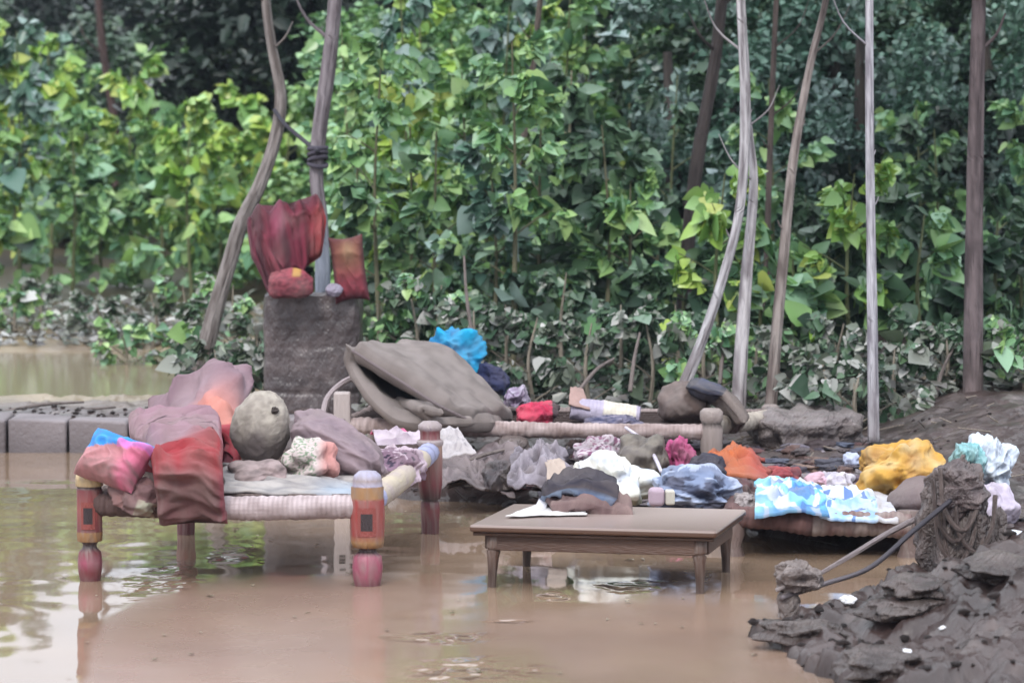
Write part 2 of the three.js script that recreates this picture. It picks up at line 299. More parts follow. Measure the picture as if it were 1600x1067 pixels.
const roughTex = (() => {
  const N = 1024, d8 = new Uint8Array(N * N * 4);
  for (let j = 0; j < N; j++) for (let i = 0; i < N; i++) { const x = lerp(WX0, WX1, (i + .5) / N), d = lerp(WD0, WD1, (j + .5) / N), k = (j * N + i) * 4, r = ruffle(x, d) * (1 - stir(x, d));
    const g = .03 + .23 * r + .03 * clamp(.5 + fbm(x * 6, d * 4, 2, 3)); d8[k] = d8[k + 2] = 0; d8[k + 1] = clamp(g) * 255; d8[k + 3] = 255; }
  const t = new THREE.DataTexture(d8, N, N); t.magFilter = t.minFilter = THREE.LinearFilter; t.wrapS = t.wrapT = THREE.ClampToEdgeWrapping; t.needsUpdate = true; return t;
})();
const siltTex = (() => {
  const N = 512, d8 = new Uint8Array(N * N * 4);
  for (let j = 0; j < N; j++) for (let i = 0; i < N; i++) { const x = lerp(WX0, WX1, (i + .5) / N), d = lerp(WD0, WD1, (j + .5) / N), k = (j * N + i) * 4, n = fbm(x * .9, d * .9, 1, 4), r = ruffle(x, d);
    const c = [136 + 26 * n, 115 + 23 * n - 2 * r, 97 + 19 * n + 3 * r]; for (let q = 0; q < 3; q++) d8[k + q] = clamp(c[q], 0, 255); d8[k + 3] = 255; }
  const t = new THREE.DataTexture(d8, N, N); t.colorSpace = THREE.SRGBColorSpace; t.magFilter = t.minFilter = THREE.LinearFilter; t.wrapS = t.wrapT = THREE.ClampToEdgeWrapping; t.needsUpdate = true; return t;
})();
{
  const ruv = (g, x0, x1, d0, d1) => g;
  const plane = (x0, x1, d0, d1, y) => { const g = new THREE.BufferGeometry();
    g.setAttribute('position', new THREE.Float32BufferAttribute([x0, y, -d0, x1, y, -d0, x1, y, -d1, x0, y, -d1], 3)); g.setAttribute('normal', new THREE.Float32BufferAttribute([0, 1, 0, 0, 1, 0, 0, 1, 0, 0, 1, 0], 3));
    const U = x => (x - WX0) / (WX1 - WX0), W = d => (d - WD0) / (WD1 - WD0);
    g.setAttribute('uv', new THREE.Float32BufferAttribute([U(x0), W(d0), U(x1), W(d0), U(x1), W(d1), U(x0), W(d1)], 2)); g.setIndex([0, 1, 2, 0, 2, 3]); return g; };
  const wm = new THREE.MeshPhysicalMaterial({ map: siltTex, roughness: 1, roughnessMap: roughTex, metalness: 0, ior: 1.55, normalMap: rippleTex, normalScale: new THREE.Vector2(.25, .25) });
  structure(mesh('flood_water', plane(-60, 60, -30, 17.4, 0), wm));
  const pm = new THREE.MeshPhysicalMaterial({ color: new THREE.Color(...C('#8b7d68')), roughness: .12, ior: 1.34 });
  structure(mesh('puddle', plane(-5.2, -1.3, 18, 23.4, .145), pm));
}

/* ---------- trees, saplings and shrubs ---------- */
const HEART = [[0, .03, 0], [-.24, 0, .02], [-.47, .17, .06], [-.45, .38, .06], [-.27, .68, .03], [0, 1, -.04], [.27, .68, .03], [.45, .38, .06], [.47, .17, .06], [.24, 0, .02], [0, .38, -.03]];
class Leaves {
  constructor() { this.p = []; this.u = []; this.c = []; this.i = []; }
  add(c, dir, nor, len, wid, col) { // a heart-shaped poplar leaf of eight points, folded along its rib
    const s = V().crossVectors(dir, nor).normalize(), n = V().crossVectors(s, dir).normalize(), o = this.p.length / 3;
    const P = (a, b, k) => { this.p.push(c.x + dir.x * b * len + s.x * a * wid + n.x * k * len, c.y + dir.y * b * len + s.y * a * wid + n.y * k * len, c.z + dir.z * b * len + s.z * a * wid + n.z * k * len); this.u.push(a, b); this.c.push(...col); };
    P(0, 0, 0); P(-.48, .22, .08); P(-.33, .62, .05); P(0, 1, -.1); P(.33, .62, .05); P(.48, .22, .08); P(0, .4, -.03);
    for (let q = 0; q < 6; q++) this.i.push(o + q, o + 6, o + (q + 1) % 6);
  }
  round(c, dir, nor, len, wid, col) { // the nearer leaves: ten points round the edge, a bent blade
    const s = V().crossVectors(dir, nor).normalize(), n = V().crossVectors(s, dir).normalize(), o = this.p.length / 3, bend = .18 * Math.sin(c.x * 91 + c.y * 57);
    for (const [a, b, k] of HEART) { const z = (k - bend * b * b) * len; this.p.push(c.x + dir.x * b * len + s.x * a * wid + n.x * z, c.y + dir.y * b * len + s.y * a * wid + n.y * z, c.z + dir.z * b * len + s.z * a * wid + n.z * z); this.u.push(a, b); const q = k < 0 ? 1.12 : 1; this.c.push(col[0] * q, col[1] * q, col[2] * q); }
    for (let q = 0; q < 10; q++) this.i.push(o + q, o + 10, o + (q + 1) % 10);
  }
  build() { return fin(this.p, this.u, this.c, this.i); }
}
const leafGeos = [0, 1, 2, 3].map(k => { const l = new Leaves(); l.round(V(0, 0, 0), V(0, -1, 0), V(0, 0, 1), 1, [.86, .98, .74, 1.05][k], [1, 1, 1]); const g = l.build(); const p = g.attributes.position; for (let i = 0; i < p.count; i++) { const y = p.getY(i); p.setZ(i, p.getZ(i) + [.1, -.12, .2, 0][k] * y * y); } g.computeVertexNormals(); return g; });
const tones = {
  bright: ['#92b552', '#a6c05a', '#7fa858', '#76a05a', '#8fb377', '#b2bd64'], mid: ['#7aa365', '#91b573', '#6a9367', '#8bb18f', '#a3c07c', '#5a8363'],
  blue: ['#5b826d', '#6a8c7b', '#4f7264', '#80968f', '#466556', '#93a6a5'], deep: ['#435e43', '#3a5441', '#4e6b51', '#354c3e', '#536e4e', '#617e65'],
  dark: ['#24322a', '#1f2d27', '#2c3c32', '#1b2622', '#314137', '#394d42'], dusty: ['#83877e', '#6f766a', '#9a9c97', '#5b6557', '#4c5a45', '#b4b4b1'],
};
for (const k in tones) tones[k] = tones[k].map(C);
const leafMats = {};
function leafMatOf(tone, k) { return leafMats[tone + k] ??= new THREE.MeshPhysicalMaterial({ color: new THREE.Color(...tones[tone][k]), roughness: tone === 'dusty' ? .5 : .33, side: THREE.DoubleSide, transmission: .2, thickness: 0 }); }
const tmpO = new THREE.Object3D();
function singleLeaf(parent, c, dir, nor, len, tone) {
  const m = mesh('leaf', leafGeos[Math.floor(rnd() * 4)], leafMatOf(tone, Math.floor(rnd() * 6)), parent);
  const y = dir.clone().negate(), x = V().crossVectors(y, nor).normalize(), z = V().crossVectors(x, y).normalize();
  m.quaternion.setFromRotationMatrix(new THREE.Matrix4().makeBasis(x, y, z)); m.position.copy(c); m.scale.setScalar(len); return m;
}
// young poplar: stem, upward branches, hanging leaves; the nearest leaves are parts of their own
function sapling(name, label, cat, group, { px, d, top, tone = 'mid', tone2, leaf = .13, n = 130, single = 30, spread = .34, lean = 0, low = .12, stemCol = '#6c7150', dusk = 0 }) {
  const x = xAt(px, d), g0 = ground(x, d), H = Math.max(.3, at(px, top, d).y - g0), t = thing(name, label, cat, V(x, g0 - .02, -d), group);
  const tip = V(lean * H, H, R(-.05, .05)), mid = V(lean * H * .4 + R(-.05, .05), H * .55, R(-.06, .06));
  const curve = new THREE.CatmullRomCurve3([V(0, 0, 0), mid, tip]);
  mesh('stem', tube([V(0, -.05, 0), mid, tip], [.014 + .004 * H, .011, .004], { seg: 14, ring: 6, col: C(stemCol), bump: .03 }), bark, t);
  const all = [], B = Math.max(5, Math.round(H * 7));
  n = Math.round(n * 1.5);
  for (let i = 0; i < n; i++) {
    const f = low + (1 - low) * Math.pow(rnd(), .85), bi = Math.floor(f * B), a = bi * 2.4 + R(-.35, .35), p = curve.getPoint(clamp((bi + .3) / B));
    const out = spread * (1.05 - .62 * f) * (.25 + .85 * Math.sqrt(rnd())) * (.75 + .5 * ns(bi * 1.7, px * .1)), rise = out * .55;
    const c = V(p.x + Math.cos(a) * out, p.y + rise + R(-.05, .05), p.z + Math.sin(a) * out);
    const dir = V(Math.cos(a) * .7 + R(-.8, .8), -.4 + R(-.7, .7), Math.sin(a) * .6 + R(-.8, .8)).normalize();
    const nor = V(R(-.9, .9), R(-.1, 1), R(-.5, 1.1)).normalize(); if (Math.abs(nor.dot(dir)) > .9) nor.set(dir.z, dir.x, dir.y);
    all.push({ c, dir, nor, len: leaf * (.42 + .8 * Math.pow(rnd(), 1.4)), f });
  }
  all.sort((a, b) => (b.c.z + b.len) - (a.c.z + a.len));
  const L = new Leaves();
  all.forEach((q, i) => {
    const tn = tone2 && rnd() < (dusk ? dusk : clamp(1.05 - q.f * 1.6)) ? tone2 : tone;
    if (i < single * 2 && i % 2 === 0) singleLeaf(t, q.c, q.dir, q.nor, q.len * (i % 6 ? 1.25 : 1.8), tn);
    else L.round(q.c, q.dir, q.nor, q.len, q.len * R(.75, 1), mix(tones[tn][Math.floor(rnd() * 6)], tones[tn][Math.floor(rnd() * 6)], rnd()));
  });
  stuff(mesh('foliage', L.build(), leafMat, t));
  // side twigs
  for (let i = 0; i < Math.min(7, B); i++) { const f = low + i / 8 * (1 - low), a = Math.floor(f * B) * 2.4, p = curve.getPoint(f), o = spread * .8 * (1 - .5 * f); mesh('twig', tube([p, V(p.x + Math.cos(a) * o * .5, p.y + o * .32, p.z + Math.sin(a) * o * .5), V(p.x + Math.cos(a) * o, p.y + o * .55, p.z + Math.sin(a) * o)], [.006, .004, .002], { seg: 5, ring: 4, col: C(stemCol), bump: 0 }), bark, t); }
  return t;
}
// crowns for tall trees, four shapes that are turned and scaled
function crownGeo(seed, tone, n, leaf, rx, ry) {
  const r = mulberry(seed), L = new Leaves(), clumps = []; for (let i = 0; i < 40; i++) { const a = r() * 6.28, q = Math.sqrt(r()), y = r() * 2 - 1, k = Math.sqrt(1 - y * y * .85); clumps.push([Math.cos(a) * q * k * rx, y * ry, Math.sin(a) * q * k * rx, (.12 + .15 * r()), r()]); }
  for (let i = 0; i < n; i++) { const c = clumps[Math.floor(r() * clumps.length)], g = () => (r() + r() + r() - 1.5) * 1.3, p = V(c[0] + g() * c[3] * rx, c[1] + g() * c[3] * rx, c[2] + g() * c[3] * rx);
    const dir = V(r() - .5, -.25 + .9 * (r() - .5), r() - .5).normalize(), nor = V(r() - .5, r() - .2, r() - .3).normalize(), T = tones[tone]; if (Math.abs(nor.dot(dir)) > .9) nor.set(dir.z, dir.x, dir.y);
    L.add(p, dir, nor, leaf * (.6 + .7 * r()), leaf * (.5 + .5 * r()), mix(T[Math.floor(r() * 6)], T[Math.floor(c[4] * 6)], .5)); }
  return L.build();
}
const crowns = { dark: [crownGeo(1, 'dark', 5200, .12, 1, 2), crownGeo(2, 'dark', 5200, .12, 1, 2)], deep: [crownGeo(3, 'deep', 4800, .12, 1, 2), crownGeo(4, 'deep', 4800, .12, 1, 2)], mid: [crownGeo(5, 'mid', 4200, .12, 1, 2)], blue: [crownGeo(6, 'blue', 4400, .11, 1, 2)] };
function crown(parent, tone, [x, y, z], [sx, sy, sz], name = 'crown') { const a = crowns[tone], m = mesh(name, a[Math.floor(rnd() * a.length)], leafMat, parent); m.position.set(x, y, z); m.scale.set(sx, sy / 2, sz); m.rotation.y = R(0, 6.28); return stuff(m); }

// background trees of the plantation
let bgN = 0;
const places = ['behind the bright saplings at the far left', 'between the left saplings and the leaning pole', 'behind the mud pillar', 'behind the centre saplings', 'behind the thin centre pole', 'right of the centre saplings', 'behind the pale curved trunk', 'behind the slim pale pole', 'behind the brown trunk at the right edge'];
function bgTree(px, d, topY, tone, w, trunkCol = '#4a4340') {
  const x = xAt(px, d), g0 = ground(x, d), top = at(px, topY, d).y, H = top - g0, k = clamp(Math.floor(px / 178), 0, 8);
  const t = thing('background_tree', `${{ dark: 'shadowy dark', deep: 'deep green', mid: 'mid green', blue: 'bluish green' }[tone]} plantation tree ${places[k]}`, 'tree', V(x, g0, -d), 'trees of the dark wood behind the saplings');
  mesh('trunk', tube([V(0, -.1, 0), V(R(-.1, .1), H * .4, 0), V(R(-.2, .2), H * .85, 0)], [.09, .07, .03], { seg: 10, ring: 7, col: C(trunkCol) }), bark, t);
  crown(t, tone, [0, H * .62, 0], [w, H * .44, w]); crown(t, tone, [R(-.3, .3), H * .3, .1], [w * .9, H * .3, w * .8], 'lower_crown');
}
for (const [x0, x1, n, d0, d1, top, tone, w] of [[-120, 480, 9, 41, 48, -10, 'dark', 1.25], [-60, 460, 5, 37, 40, 90, 'deep', .9], [430, 1150, 8, 29, 34, -100, 'dark', 1.1], [520, 1050, 6, 26, 29, 20, 'mid', .8], [1030, 1720, 9, 24, 30, -620, 'dark', 1.5], [420, 1000, 6, 31, 37, -520, 'dark', 1.7], [1000, 1700, 7, 22, 24, 60, 'deep', .75], [980, 1680, 6, 21, 23, -60, 'blue', .62]])  // tall dark right-hand row: crowns raised above view as added canopy shading the wood
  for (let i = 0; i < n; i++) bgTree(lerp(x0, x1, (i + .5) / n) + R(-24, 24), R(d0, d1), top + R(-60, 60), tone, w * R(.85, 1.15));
{ // the far wood that closes the view
  const L = new Leaves(); for (let i = 0; i < 64000; i++) { const d = R(52, 62), x = R(-30, 26), h = Math.pow(rnd(), .9) * (5.0 + .5 * ns(x * .8, 2)); const q = ns(x * 1.2, h * 1.2, d * .4); if (q < -.28 && h > 1) continue;
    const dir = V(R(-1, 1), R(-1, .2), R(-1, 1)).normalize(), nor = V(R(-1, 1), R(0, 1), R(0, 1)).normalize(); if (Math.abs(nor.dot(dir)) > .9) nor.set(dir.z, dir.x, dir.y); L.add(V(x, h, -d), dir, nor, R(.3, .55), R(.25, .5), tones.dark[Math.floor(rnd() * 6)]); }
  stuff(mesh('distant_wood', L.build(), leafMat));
  const T = new Leaves(); // the nursery goes on to both sides
  for (let i = 0; i < 15000; i++) { const left = i < 8000, x = left ? R(-13, -5.6) : R(3.9, 10), d = left ? R(28, 34) : R(18.5, 23), top = left ? 2.9 : 3.2, h = Math.pow(rnd(), .8) * (top + .5 * ns(x * 1.5, d)); if (ns(x * 1.6, h * 1.6, d) < -.2) continue;
    const dir = V(R(-1, 1), R(-1, .3), R(-1, 1)).normalize(), nor = V(R(-1, 1), R(-.1, 1), R(-.3, 1)).normalize(); if (Math.abs(nor.dot(dir)) > .9) nor.set(dir.z, dir.x, dir.y); const tn = tones[left ? (rnd() < .5 ? 'bright' : 'mid') : (rnd() < .5 ? 'deep' : 'mid')]; T.add(V(x, ground(x, d) + h, -d), dir, nor, R(.1, .2), R(.09, .17), tn[Math.floor(rnd() * 6)]); }
  stuff(mesh('nursery_foliage', T.build(), leafMat));
}

// trunks that stand clear in the photograph: photograph pixels, distance, width in pixels
function pole(name, label, pts, d, w, cA, cB, crownAt, cC) {
  const P = pts.map(([x, y]) => at(x, y, d)), b = P[P.length - 1], t = thing(name, label, 'tree', b.clone()), s = d / FOCAL / 2;
  const A = C(cA), Bc = C(cB), tide = .35 + .1 * ns(d * 3, w[0]);
  mesh('trunk', tube(P.map(p => p.clone().sub(b)), w.map(q => q * s), { seg: 90, ring: 14, bump: .05, bf: 3, col: (k, a, p) => mix(mix(A, Bc, clamp(.45 + 3.2 * fbm(p.x * 7 + Math.cos(a) * 1.3, p.y * 4 + d, Math.sin(a) * 1.6, 5))), cC ? C(cC) : MUDL, cC ? .75 * sst(.58, .72, k) : .4 * sst(.8, 1, k)) }), bark, t);
  const cv = new THREE.CatmullRomCurve3(P.map(p => p.clone().sub(b)), false, 'centripetal');
  for (let i = 0; i < 4; i++) { const u = .16 + .15 * i + R(-.05, .05), p = cv.getPointAt(u), a = R(-1, 1) > 0 ? 1 : -1, l = i < 2 ? R(.12, .34) : R(.03, .06), r = Math.max(.006, w[1] * s * .35);
    mesh('branch', tube([p, V(p.x + a * l * .5, p.y + l * .45, p.z + R(-.3, .5) * l), V(p.x + a * l * .8, p.y + l * 1.1, p.z + R(-.3, .5) * l)], [r, r * .7, r * .35], { seg: 8, ring: 6, bump: .05, col: mix(A, Bc, .6) }), bark, t); }
  if (crownAt) for (const [dx, dy, r, tone] of crownAt) { const p0 = P[0].clone().sub(b); crown(t, tone, [p0.x + dx, p0.y + dy + r, R(-.2, .2)], [r, r * 2, r]); }
  return t;
}
pole('leaning_tree', 'slim grey trunk bent like an elbow, leaning left of the hung maroon quilt', [[413, -160], [415, 0], [424, 70], [438, 150], [430, 215], [405, 290], [378, 345], [358, 410], [340, 470], [322, 540], [306, 612]], 18.5, [13, 15, 16, 19, 20, 22, 24, 24, 26, 28, 30], '#8a8381', '#5a524f');
pole('tied_tree', 'grey brown trunk with a dark rope tie, rising behind the mud pillar', [[528, -160], [523, 0], [512, 110], [497, 220], [494, 280], [501, 340], [504, 460], [505, 640]], 18.1, [20, 22, 24, 24, 22, 22, 25, 30], '#857e83', '#574f54', [[.1, 1.3, .8, 'deep']], '#8c96a6');
pole('thin_tree', 'thin brown pole tree slanting among the centre saplings', [[850, -60], [842, 20], [822, 190], [805, 292], [790, 560]], 20.6, [8, 9, 10, 11, 12], '#82746c', '#5d5049');
pole('dark_leaning_tree', 'dark brown trunk leaning in shade left of the pale curved trunk', [[1140, -120], [1118, 90], [1090, 250], [1075, 385], [1062, 590]], 19.6, [17, 19, 22, 22, 24], '#4a4241', '#332d2d', [[.2, .8, .7, 'dark']]);
pole('pale_curved_tree', 'pale trunk, straight above and bowing left to its foot behind the dark sack', [[1154, -160], [1158, 0], [1165, 150], [1161, 285], [1150, 360], [1128, 440], [1098, 530], [1068, 605], [1046, 655]], 16.2, [14, 15, 17, 16, 15, 15, 17, 21, 24], '#bcb9bd', '#7d777b', [[0, 1.1, .8, 'deep'], [.5, .8, .6, 'blue']]);
pole('pale_straight_tree', 'whitish straight trunk standing just right of the bowing pale trunk', [[1164, 120], [1173, 215], [1178, 280], [1167, 430], [1158, 560], [1154, 655]], 16.36, [6, 10, 14, 19, 22, 25], '#c2bdc0', '#837c80');
pole('slender_tree', 'slender pinkish trunk curving right towards its top, behind the rear cot end', [[1310, -140], [1291, 0], [1268, 95], [1240, 250], [1225, 400], [1214, 520], [1204, 650]], 16.4, [8, 10, 12, 15, 17, 18, 21], '#9d938f', '#655a57', [[.3, 1.0, .8, 'dark'], [-.5, .9, .6, 'deep']]);
pole('slim_pole_tree', 'slim pale upright trunk standing clear on the bank, right of centre', [[1360, -160], [1359, 20], [1360, 250], [1363, 450], [1366, 690]], 15.1, [12, 13, 14, 16, 19], '#b9b7be', '#7f7b83', [[.1, 1.2, .8, 'deep']]);
pole('brown_tree', 'stout brown purple trunk near the right edge of the bank', [[1534, -160], [1529, 60], [1524, 300], [1522, 500], [1521, 660]], 16, [20, 23, 27, 30, 34], '#6b5f61', '#443b3d', [[0, .9, .9, 'dark'], [-.6, .6, .7, 'deep'], [.7, .5, .7, 'dark']]);
pole('shaded_thin_tree', 'thin shaded pole between the whitish and slender trunks', [[1215, -40], [1207, 150], [1200, 350], [1196, 590]], 19.2, [8, 9, 10, 11], '#71625d', '#4f4441');
pole('far_pole_tree', 'dark far trunk in the gap among the left saplings', [[150, -60], [158, 60], [178, 200], [184, 470]], 34, [12, 13, 14, 15], '#5a4644', '#3f3331');

// saplings of the nursery
const G1 = 'bright young poplars at the left', G2 = 'mid green saplings of the centre', G3 = 'low shrubs under the right-hand trunks', G4 = 'mud-dusted low plants', G5 = 'second row of young poplars';
const A1 = [[-25, 40, 'bright', 'cut by the left edge of the photo'], [30, 45, 'blue', 'second from the left edge, bluish and tall'], [78, 60, 'bright', 'with a yellow green tip near the left edge'], [112, 170, 'mid', 'short, left of the dark gap'], [160, 235, 'mid', 'short, right under the dark gap'], [208, 98, 'bright', 'standing alone with a yellow tip in the dark gap'], [256, 175, 'mid', 'right of the lone yellow-tipped sapling'], [300, 165, 'bright', 'midway between the dark gap and the leaning trunk'], [340, 200, 'bright', 'with orange-yellow leaves left of the leaning trunk'], [385, 140, 'bright', 'directly behind the leaning trunk'], [455, 175, 'bright', 'between the leaning and the tied trunk'], [468, 300, 'mid', 'low, behind the hung maroon quilt']];
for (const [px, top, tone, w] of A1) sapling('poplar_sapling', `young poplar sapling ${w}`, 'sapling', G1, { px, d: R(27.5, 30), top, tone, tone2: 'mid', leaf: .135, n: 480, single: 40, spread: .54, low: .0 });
for (let i = 0; i < 13; i++) { const px = lerp(-60, 470, i / 12) + R(-12, 12); if (px > 135 && px < 215) continue; sapling('back_sapling', 'young poplar half hidden in the second row at the left', 'sapling', G5, { px, d: R(32, 35), top: px > 430 ? 60 : R(10, 150) + (px > 130 && px < 190 ? 150 : 0), tone: i % 3 ? 'mid' : 'blue', leaf: .135, n: 330, single: 0, spread: .5, low: .05 }); }
const B1 = [[560, 210, 'mid', 'tall, right of the tied trunk'], [598, 60, 'mid', 'tallest right of the tied trunk'], [640, 130, 'bright', 'yellow green, above the blue cloth'], [682, 200, 'mid', 'broad-leaved, above the folded grey mattress'], [722, 110, 'mid', 'tall, left of the thin centre pole'], [765, 230, 'blue', 'bluish and low, left of the thin centre pole'], [800, 60, 'mid', 'crossed by the thin centre pole'], [846, 150, 'mid', 'just right of the thin centre pole'], [893, 105, 'deep', 'large-leaved and dark, with a pale bare stem'], [940, 190, 'deep', 'dark, next right of the pale-stemmed sapling'], [985, 260, 'mid', 'midway between pale-stemmed sapling and dark leaning trunk'], [1030, 320, 'mid', 'low, left of the dark leaning trunk']];
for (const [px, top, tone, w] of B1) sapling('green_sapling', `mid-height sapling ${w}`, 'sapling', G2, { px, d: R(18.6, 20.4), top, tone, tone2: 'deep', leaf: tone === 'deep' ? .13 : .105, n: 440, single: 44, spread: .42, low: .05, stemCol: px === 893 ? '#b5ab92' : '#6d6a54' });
for (let i = 0; i < 13; i++) sapling('back_sapling', 'young poplar half hidden in the second row at the centre', 'sapling', 'second row of centre saplings', { px: lerp(535, 1060, i / 12) + R(-14, 14), d: R(22, 25), top: R(-60, 120), tone: ['mid', 'mid', 'blue', 'bright'][i % 4], leaf: .115, n: 400, single: 0, spread: .48, low: .05 });
const D1 = [[1075, 400, 'deep', 'dark, at the foot of the dark leaning trunk'], [1132, 265, 'bright', 'yellow green, crossing the pale bowing trunk'], [1185, 350, 'mid', 'between the pale and slender trunks'], [1240, 400, 'mid', 'behind the foot of the slender trunk'], [1290, 350, 'deep', 'left of the slim pale trunk'], [1335, 265, 'bright', 'with yellow leaves just left of the slim pale trunk'], [1400, 300, 'deep', 'right of the slim pale trunk'], [1445, 330, 'mid', 'midway between slim pale and stout brown trunks'], [1490, 360, 'deep', 'left of the stout brown trunk'], [1560, 300, 'deep', 'right of the stout brown trunk'], [1600, 380, 'mid', 'cut by the right edge of the photo']];
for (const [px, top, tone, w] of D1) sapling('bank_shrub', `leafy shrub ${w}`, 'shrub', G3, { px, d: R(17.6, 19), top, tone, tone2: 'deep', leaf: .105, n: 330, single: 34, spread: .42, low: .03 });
for (let i = 0; i < 12; i++) sapling('back_shrub', 'dim leafy shrub in the shade behind the right-hand trunks', 'shrub', 'shaded shrubs behind the right trunks', { px: lerp(1060, 1620, i / 11) + R(-14, 14), d: R(20.2, 22), top: R(110, 300), tone: ['deep', 'dark', 'blue', 'mid'][i % 4], leaf: .095, n: 460, single: 0, spread: .48, low: .03 });
// low plants, dusted with dried flood mud
const E1 = [[20, 500, 24, 'mid'], [70, 455, 25, 'dusty'], [150, 470, 23.5, 'dusty'], [190, 520, 21.5, 'mid'], [235, 455, 23, 'dusty'], [285, 440, 22, 'mid'], [325, 480, 20, 'dusty'], [365, 440, 19.6, 'mid'], [400, 500, 19, 'dusty'], [335, 540, 18.3, 'dusty'], [395, 545, 18, 'dusty'],
  [590, 470, 18.4, 'mid'], [640, 450, 18.2, 'deep'], [690, 440, 18, 'mid'], [740, 480, 17.4, 'dusty'], [790, 470, 17.6, 'deep'], [840, 490, 17.2, 'dusty'], [885, 420, 17.8, 'deep'], [925, 500, 17.1, 'dusty'], [970, 470, 17.3, 'deep'], [1010, 500, 17, 'dusty'], [1055, 470, 17.4, 'deep'], [1100, 500, 17, 'mid'],
  [1185, 520, 17.2, 'mid'], [1240, 530, 16.9, 'dusty'], [1285, 560, 16.3, 'dusty'], [1320, 500, 16.8, 'dusty'], [1345, 580, 15.9, 'dusty'], [1400, 540, 16.4, 'dusty'], [1445, 500, 16.9, 'deep'], [1480, 560, 16.4, 'dusty'], [1570, 520, 16.6, 'deep'], [1600, 560, 16.2, 'mid']];
const eWhere = (px) => px < 300 ? 'by the muddy flat at the left' : px < 420 ? 'beside the mud pillar' : px < 760 ? 'behind the folded grey mattress' : px < 1060 ? 'behind the rear cot' : px < 1220 ? 'at the feet of the pale trunks' : px < 1420 ? 'around the slim pale trunk' : 'by the stout brown trunk';
for (const [px, top, d, tone] of E1) sapling('low_plant', `${tone === 'dusty' ? 'grey mud-dusted' : tone === 'deep' ? 'dark green' : 'fresh green'} low plant ${eWhere(px)}`, 'plant', `low plants ${eWhere(px)}, ${tone}`, { px, d, top, tone, tone2: tone === 'dusty' ? 'deep' : 'dusty', dusk: tone === 'dusty' ? .42 : .25, leaf: .068, n: 280, single: 22, spread: .36, low: .02, stemCol: '#8d8478' });
{ // litter of mud-coated leaves and twigs at the plants' feet
  const L = new Leaves(); for (let i = 0; i < 5200; i++) { const left = rnd() < .3, d = left ? R(23, 27) : R(16, 18.5), x = left ? R(-4.4, -1.6) : R(-.9, 2.8); const y = ground(x, d) + R(.0, .1) * rnd(); const dir = V(R(-1, 1), R(-.3, .4), R(-1, 1)).normalize(), nor = V(R(-.5, .5), 1, R(-.2, .8)).normalize(); L.add(V(x, y + .01, -d), dir, nor, R(.05, .12), R(.04, .09), mix(tones.dusty[Math.floor(rnd() * 6)], MUD, rnd() * .8)); }
  stuff(mesh('leaf_litter', L.build(), leafMat));
}

/* ---------- mud pillar, block ledge, low wall ---------- */
{
  const d = 17.7, a = at(413, 460, d), b = at(565, 640, d), w = b.x - a.x, g0 = -.0, H = a.y - g0, cx = (a.x + b.x) / 2;
  const g = new THREE.BoxGeometry(w, H, .5, 40, 60, 34), p = g.attributes.position;
  for (let i = 0; i < p.count; i++) { // rounded corners, layers of mud, a split low down
    let x = p.getX(i) / (w / 2), y = p.getY(i), z = p.getZ(i) / .25, r = Math.pow(x ** 8 + z ** 8, 1 / 8), q = Math.max(Math.abs(x), Math.abs(z)) || 1; if (r > 0) { x *= q / Math.max(r, 1e-4) * 1; z *= q / Math.max(r, 1e-4); }
    const yy = y + H / 2, lay = a2 => Math.exp(-(((yy - a2 + .015 * ns(x * 2, z * 2, a2 * 9)) / .009) ** 2)), n = fbm(x * 1.6, yy * 5, z * 1.6, 4);
    const k = 1 + .055 * n - .04 * lay(.245) - .015 * lay(.5) - .01 * lay(.64) + .05 * sst(.2, 0, yy) - .02 * sst(H - .08, H, yy) + .02 * fbm(x * 6, yy * 12, z * 6, 3);
    p.setXYZ(i, x * w / 2 * k, y + (yy > H - .01 ? .03 * ns(x * 2, z * 2) : 0), z * .25 * k);
  }
  g.computeVertexNormals(); tint(g, (x, y, z) => mix(mix(C('#584f50'), C('#423a3b'), clamp(.5 + 2 * fbm(x * 4, y * 9, z * 4, 4))), C('#756a69'), clamp(fbm(x * 9, y * 9, z * 9 + 3, 3) * 1.4)));
  g.translate(0, H / 2, 0); const m = mesh('mud_pillar', g, mud); m.position.set(cx, g0, -d - .05);
  tag(m, 'squat grey mud pillar with cracked layers, carrying quilts on top', 'pillar');
}
{
  const d = 16.68, y0 = .0, H = 1.558 - (655 - 240) / FOCAL * d, t = thing('block_ledge', 'row of square grey mud blocks edging the flooded yard at the left', 'ledge', V(xAt(10, d), 0, -d));
  const w = 96 / FOCAL * d, blockMat = new THREE.MeshPhysicalMaterial({ vertexColors: true, roughness: .7, bumpMap: mudTex, bumpScale: .004 });
  for (let i = -2; i < 6; i++) {
    const g = new RoundedBoxGeometry(w * .955, H + .1, .34, 4, .016), p = g.attributes.position;
    for (let k = 0; k < p.count; k++) p.setXYZ(k, p.getX(k) + .006 * ns(p.getY(k) * 20 + i * 7, p.getZ(k) * 10), p.getY(k) + (p.getY(k) > 0 ? .018 : .01) * ns(p.getX(k) * 13 + i * 5, p.getZ(k) * 13) - .006 * (i % 2), p.getZ(k) + .008 * ns(p.getX(k) * 12, p.getY(k) * 14 + i * 3));
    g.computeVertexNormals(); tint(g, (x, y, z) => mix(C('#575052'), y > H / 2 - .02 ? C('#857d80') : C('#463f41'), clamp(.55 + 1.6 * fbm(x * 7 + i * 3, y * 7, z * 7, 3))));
    const m = mesh('block', g, blockMat, t); m.position.set(w * (i + .5), H / 2 - .05, -.12 + R(-.012, .012)); m.rotation.y = R(-.02, .02);
  }
}
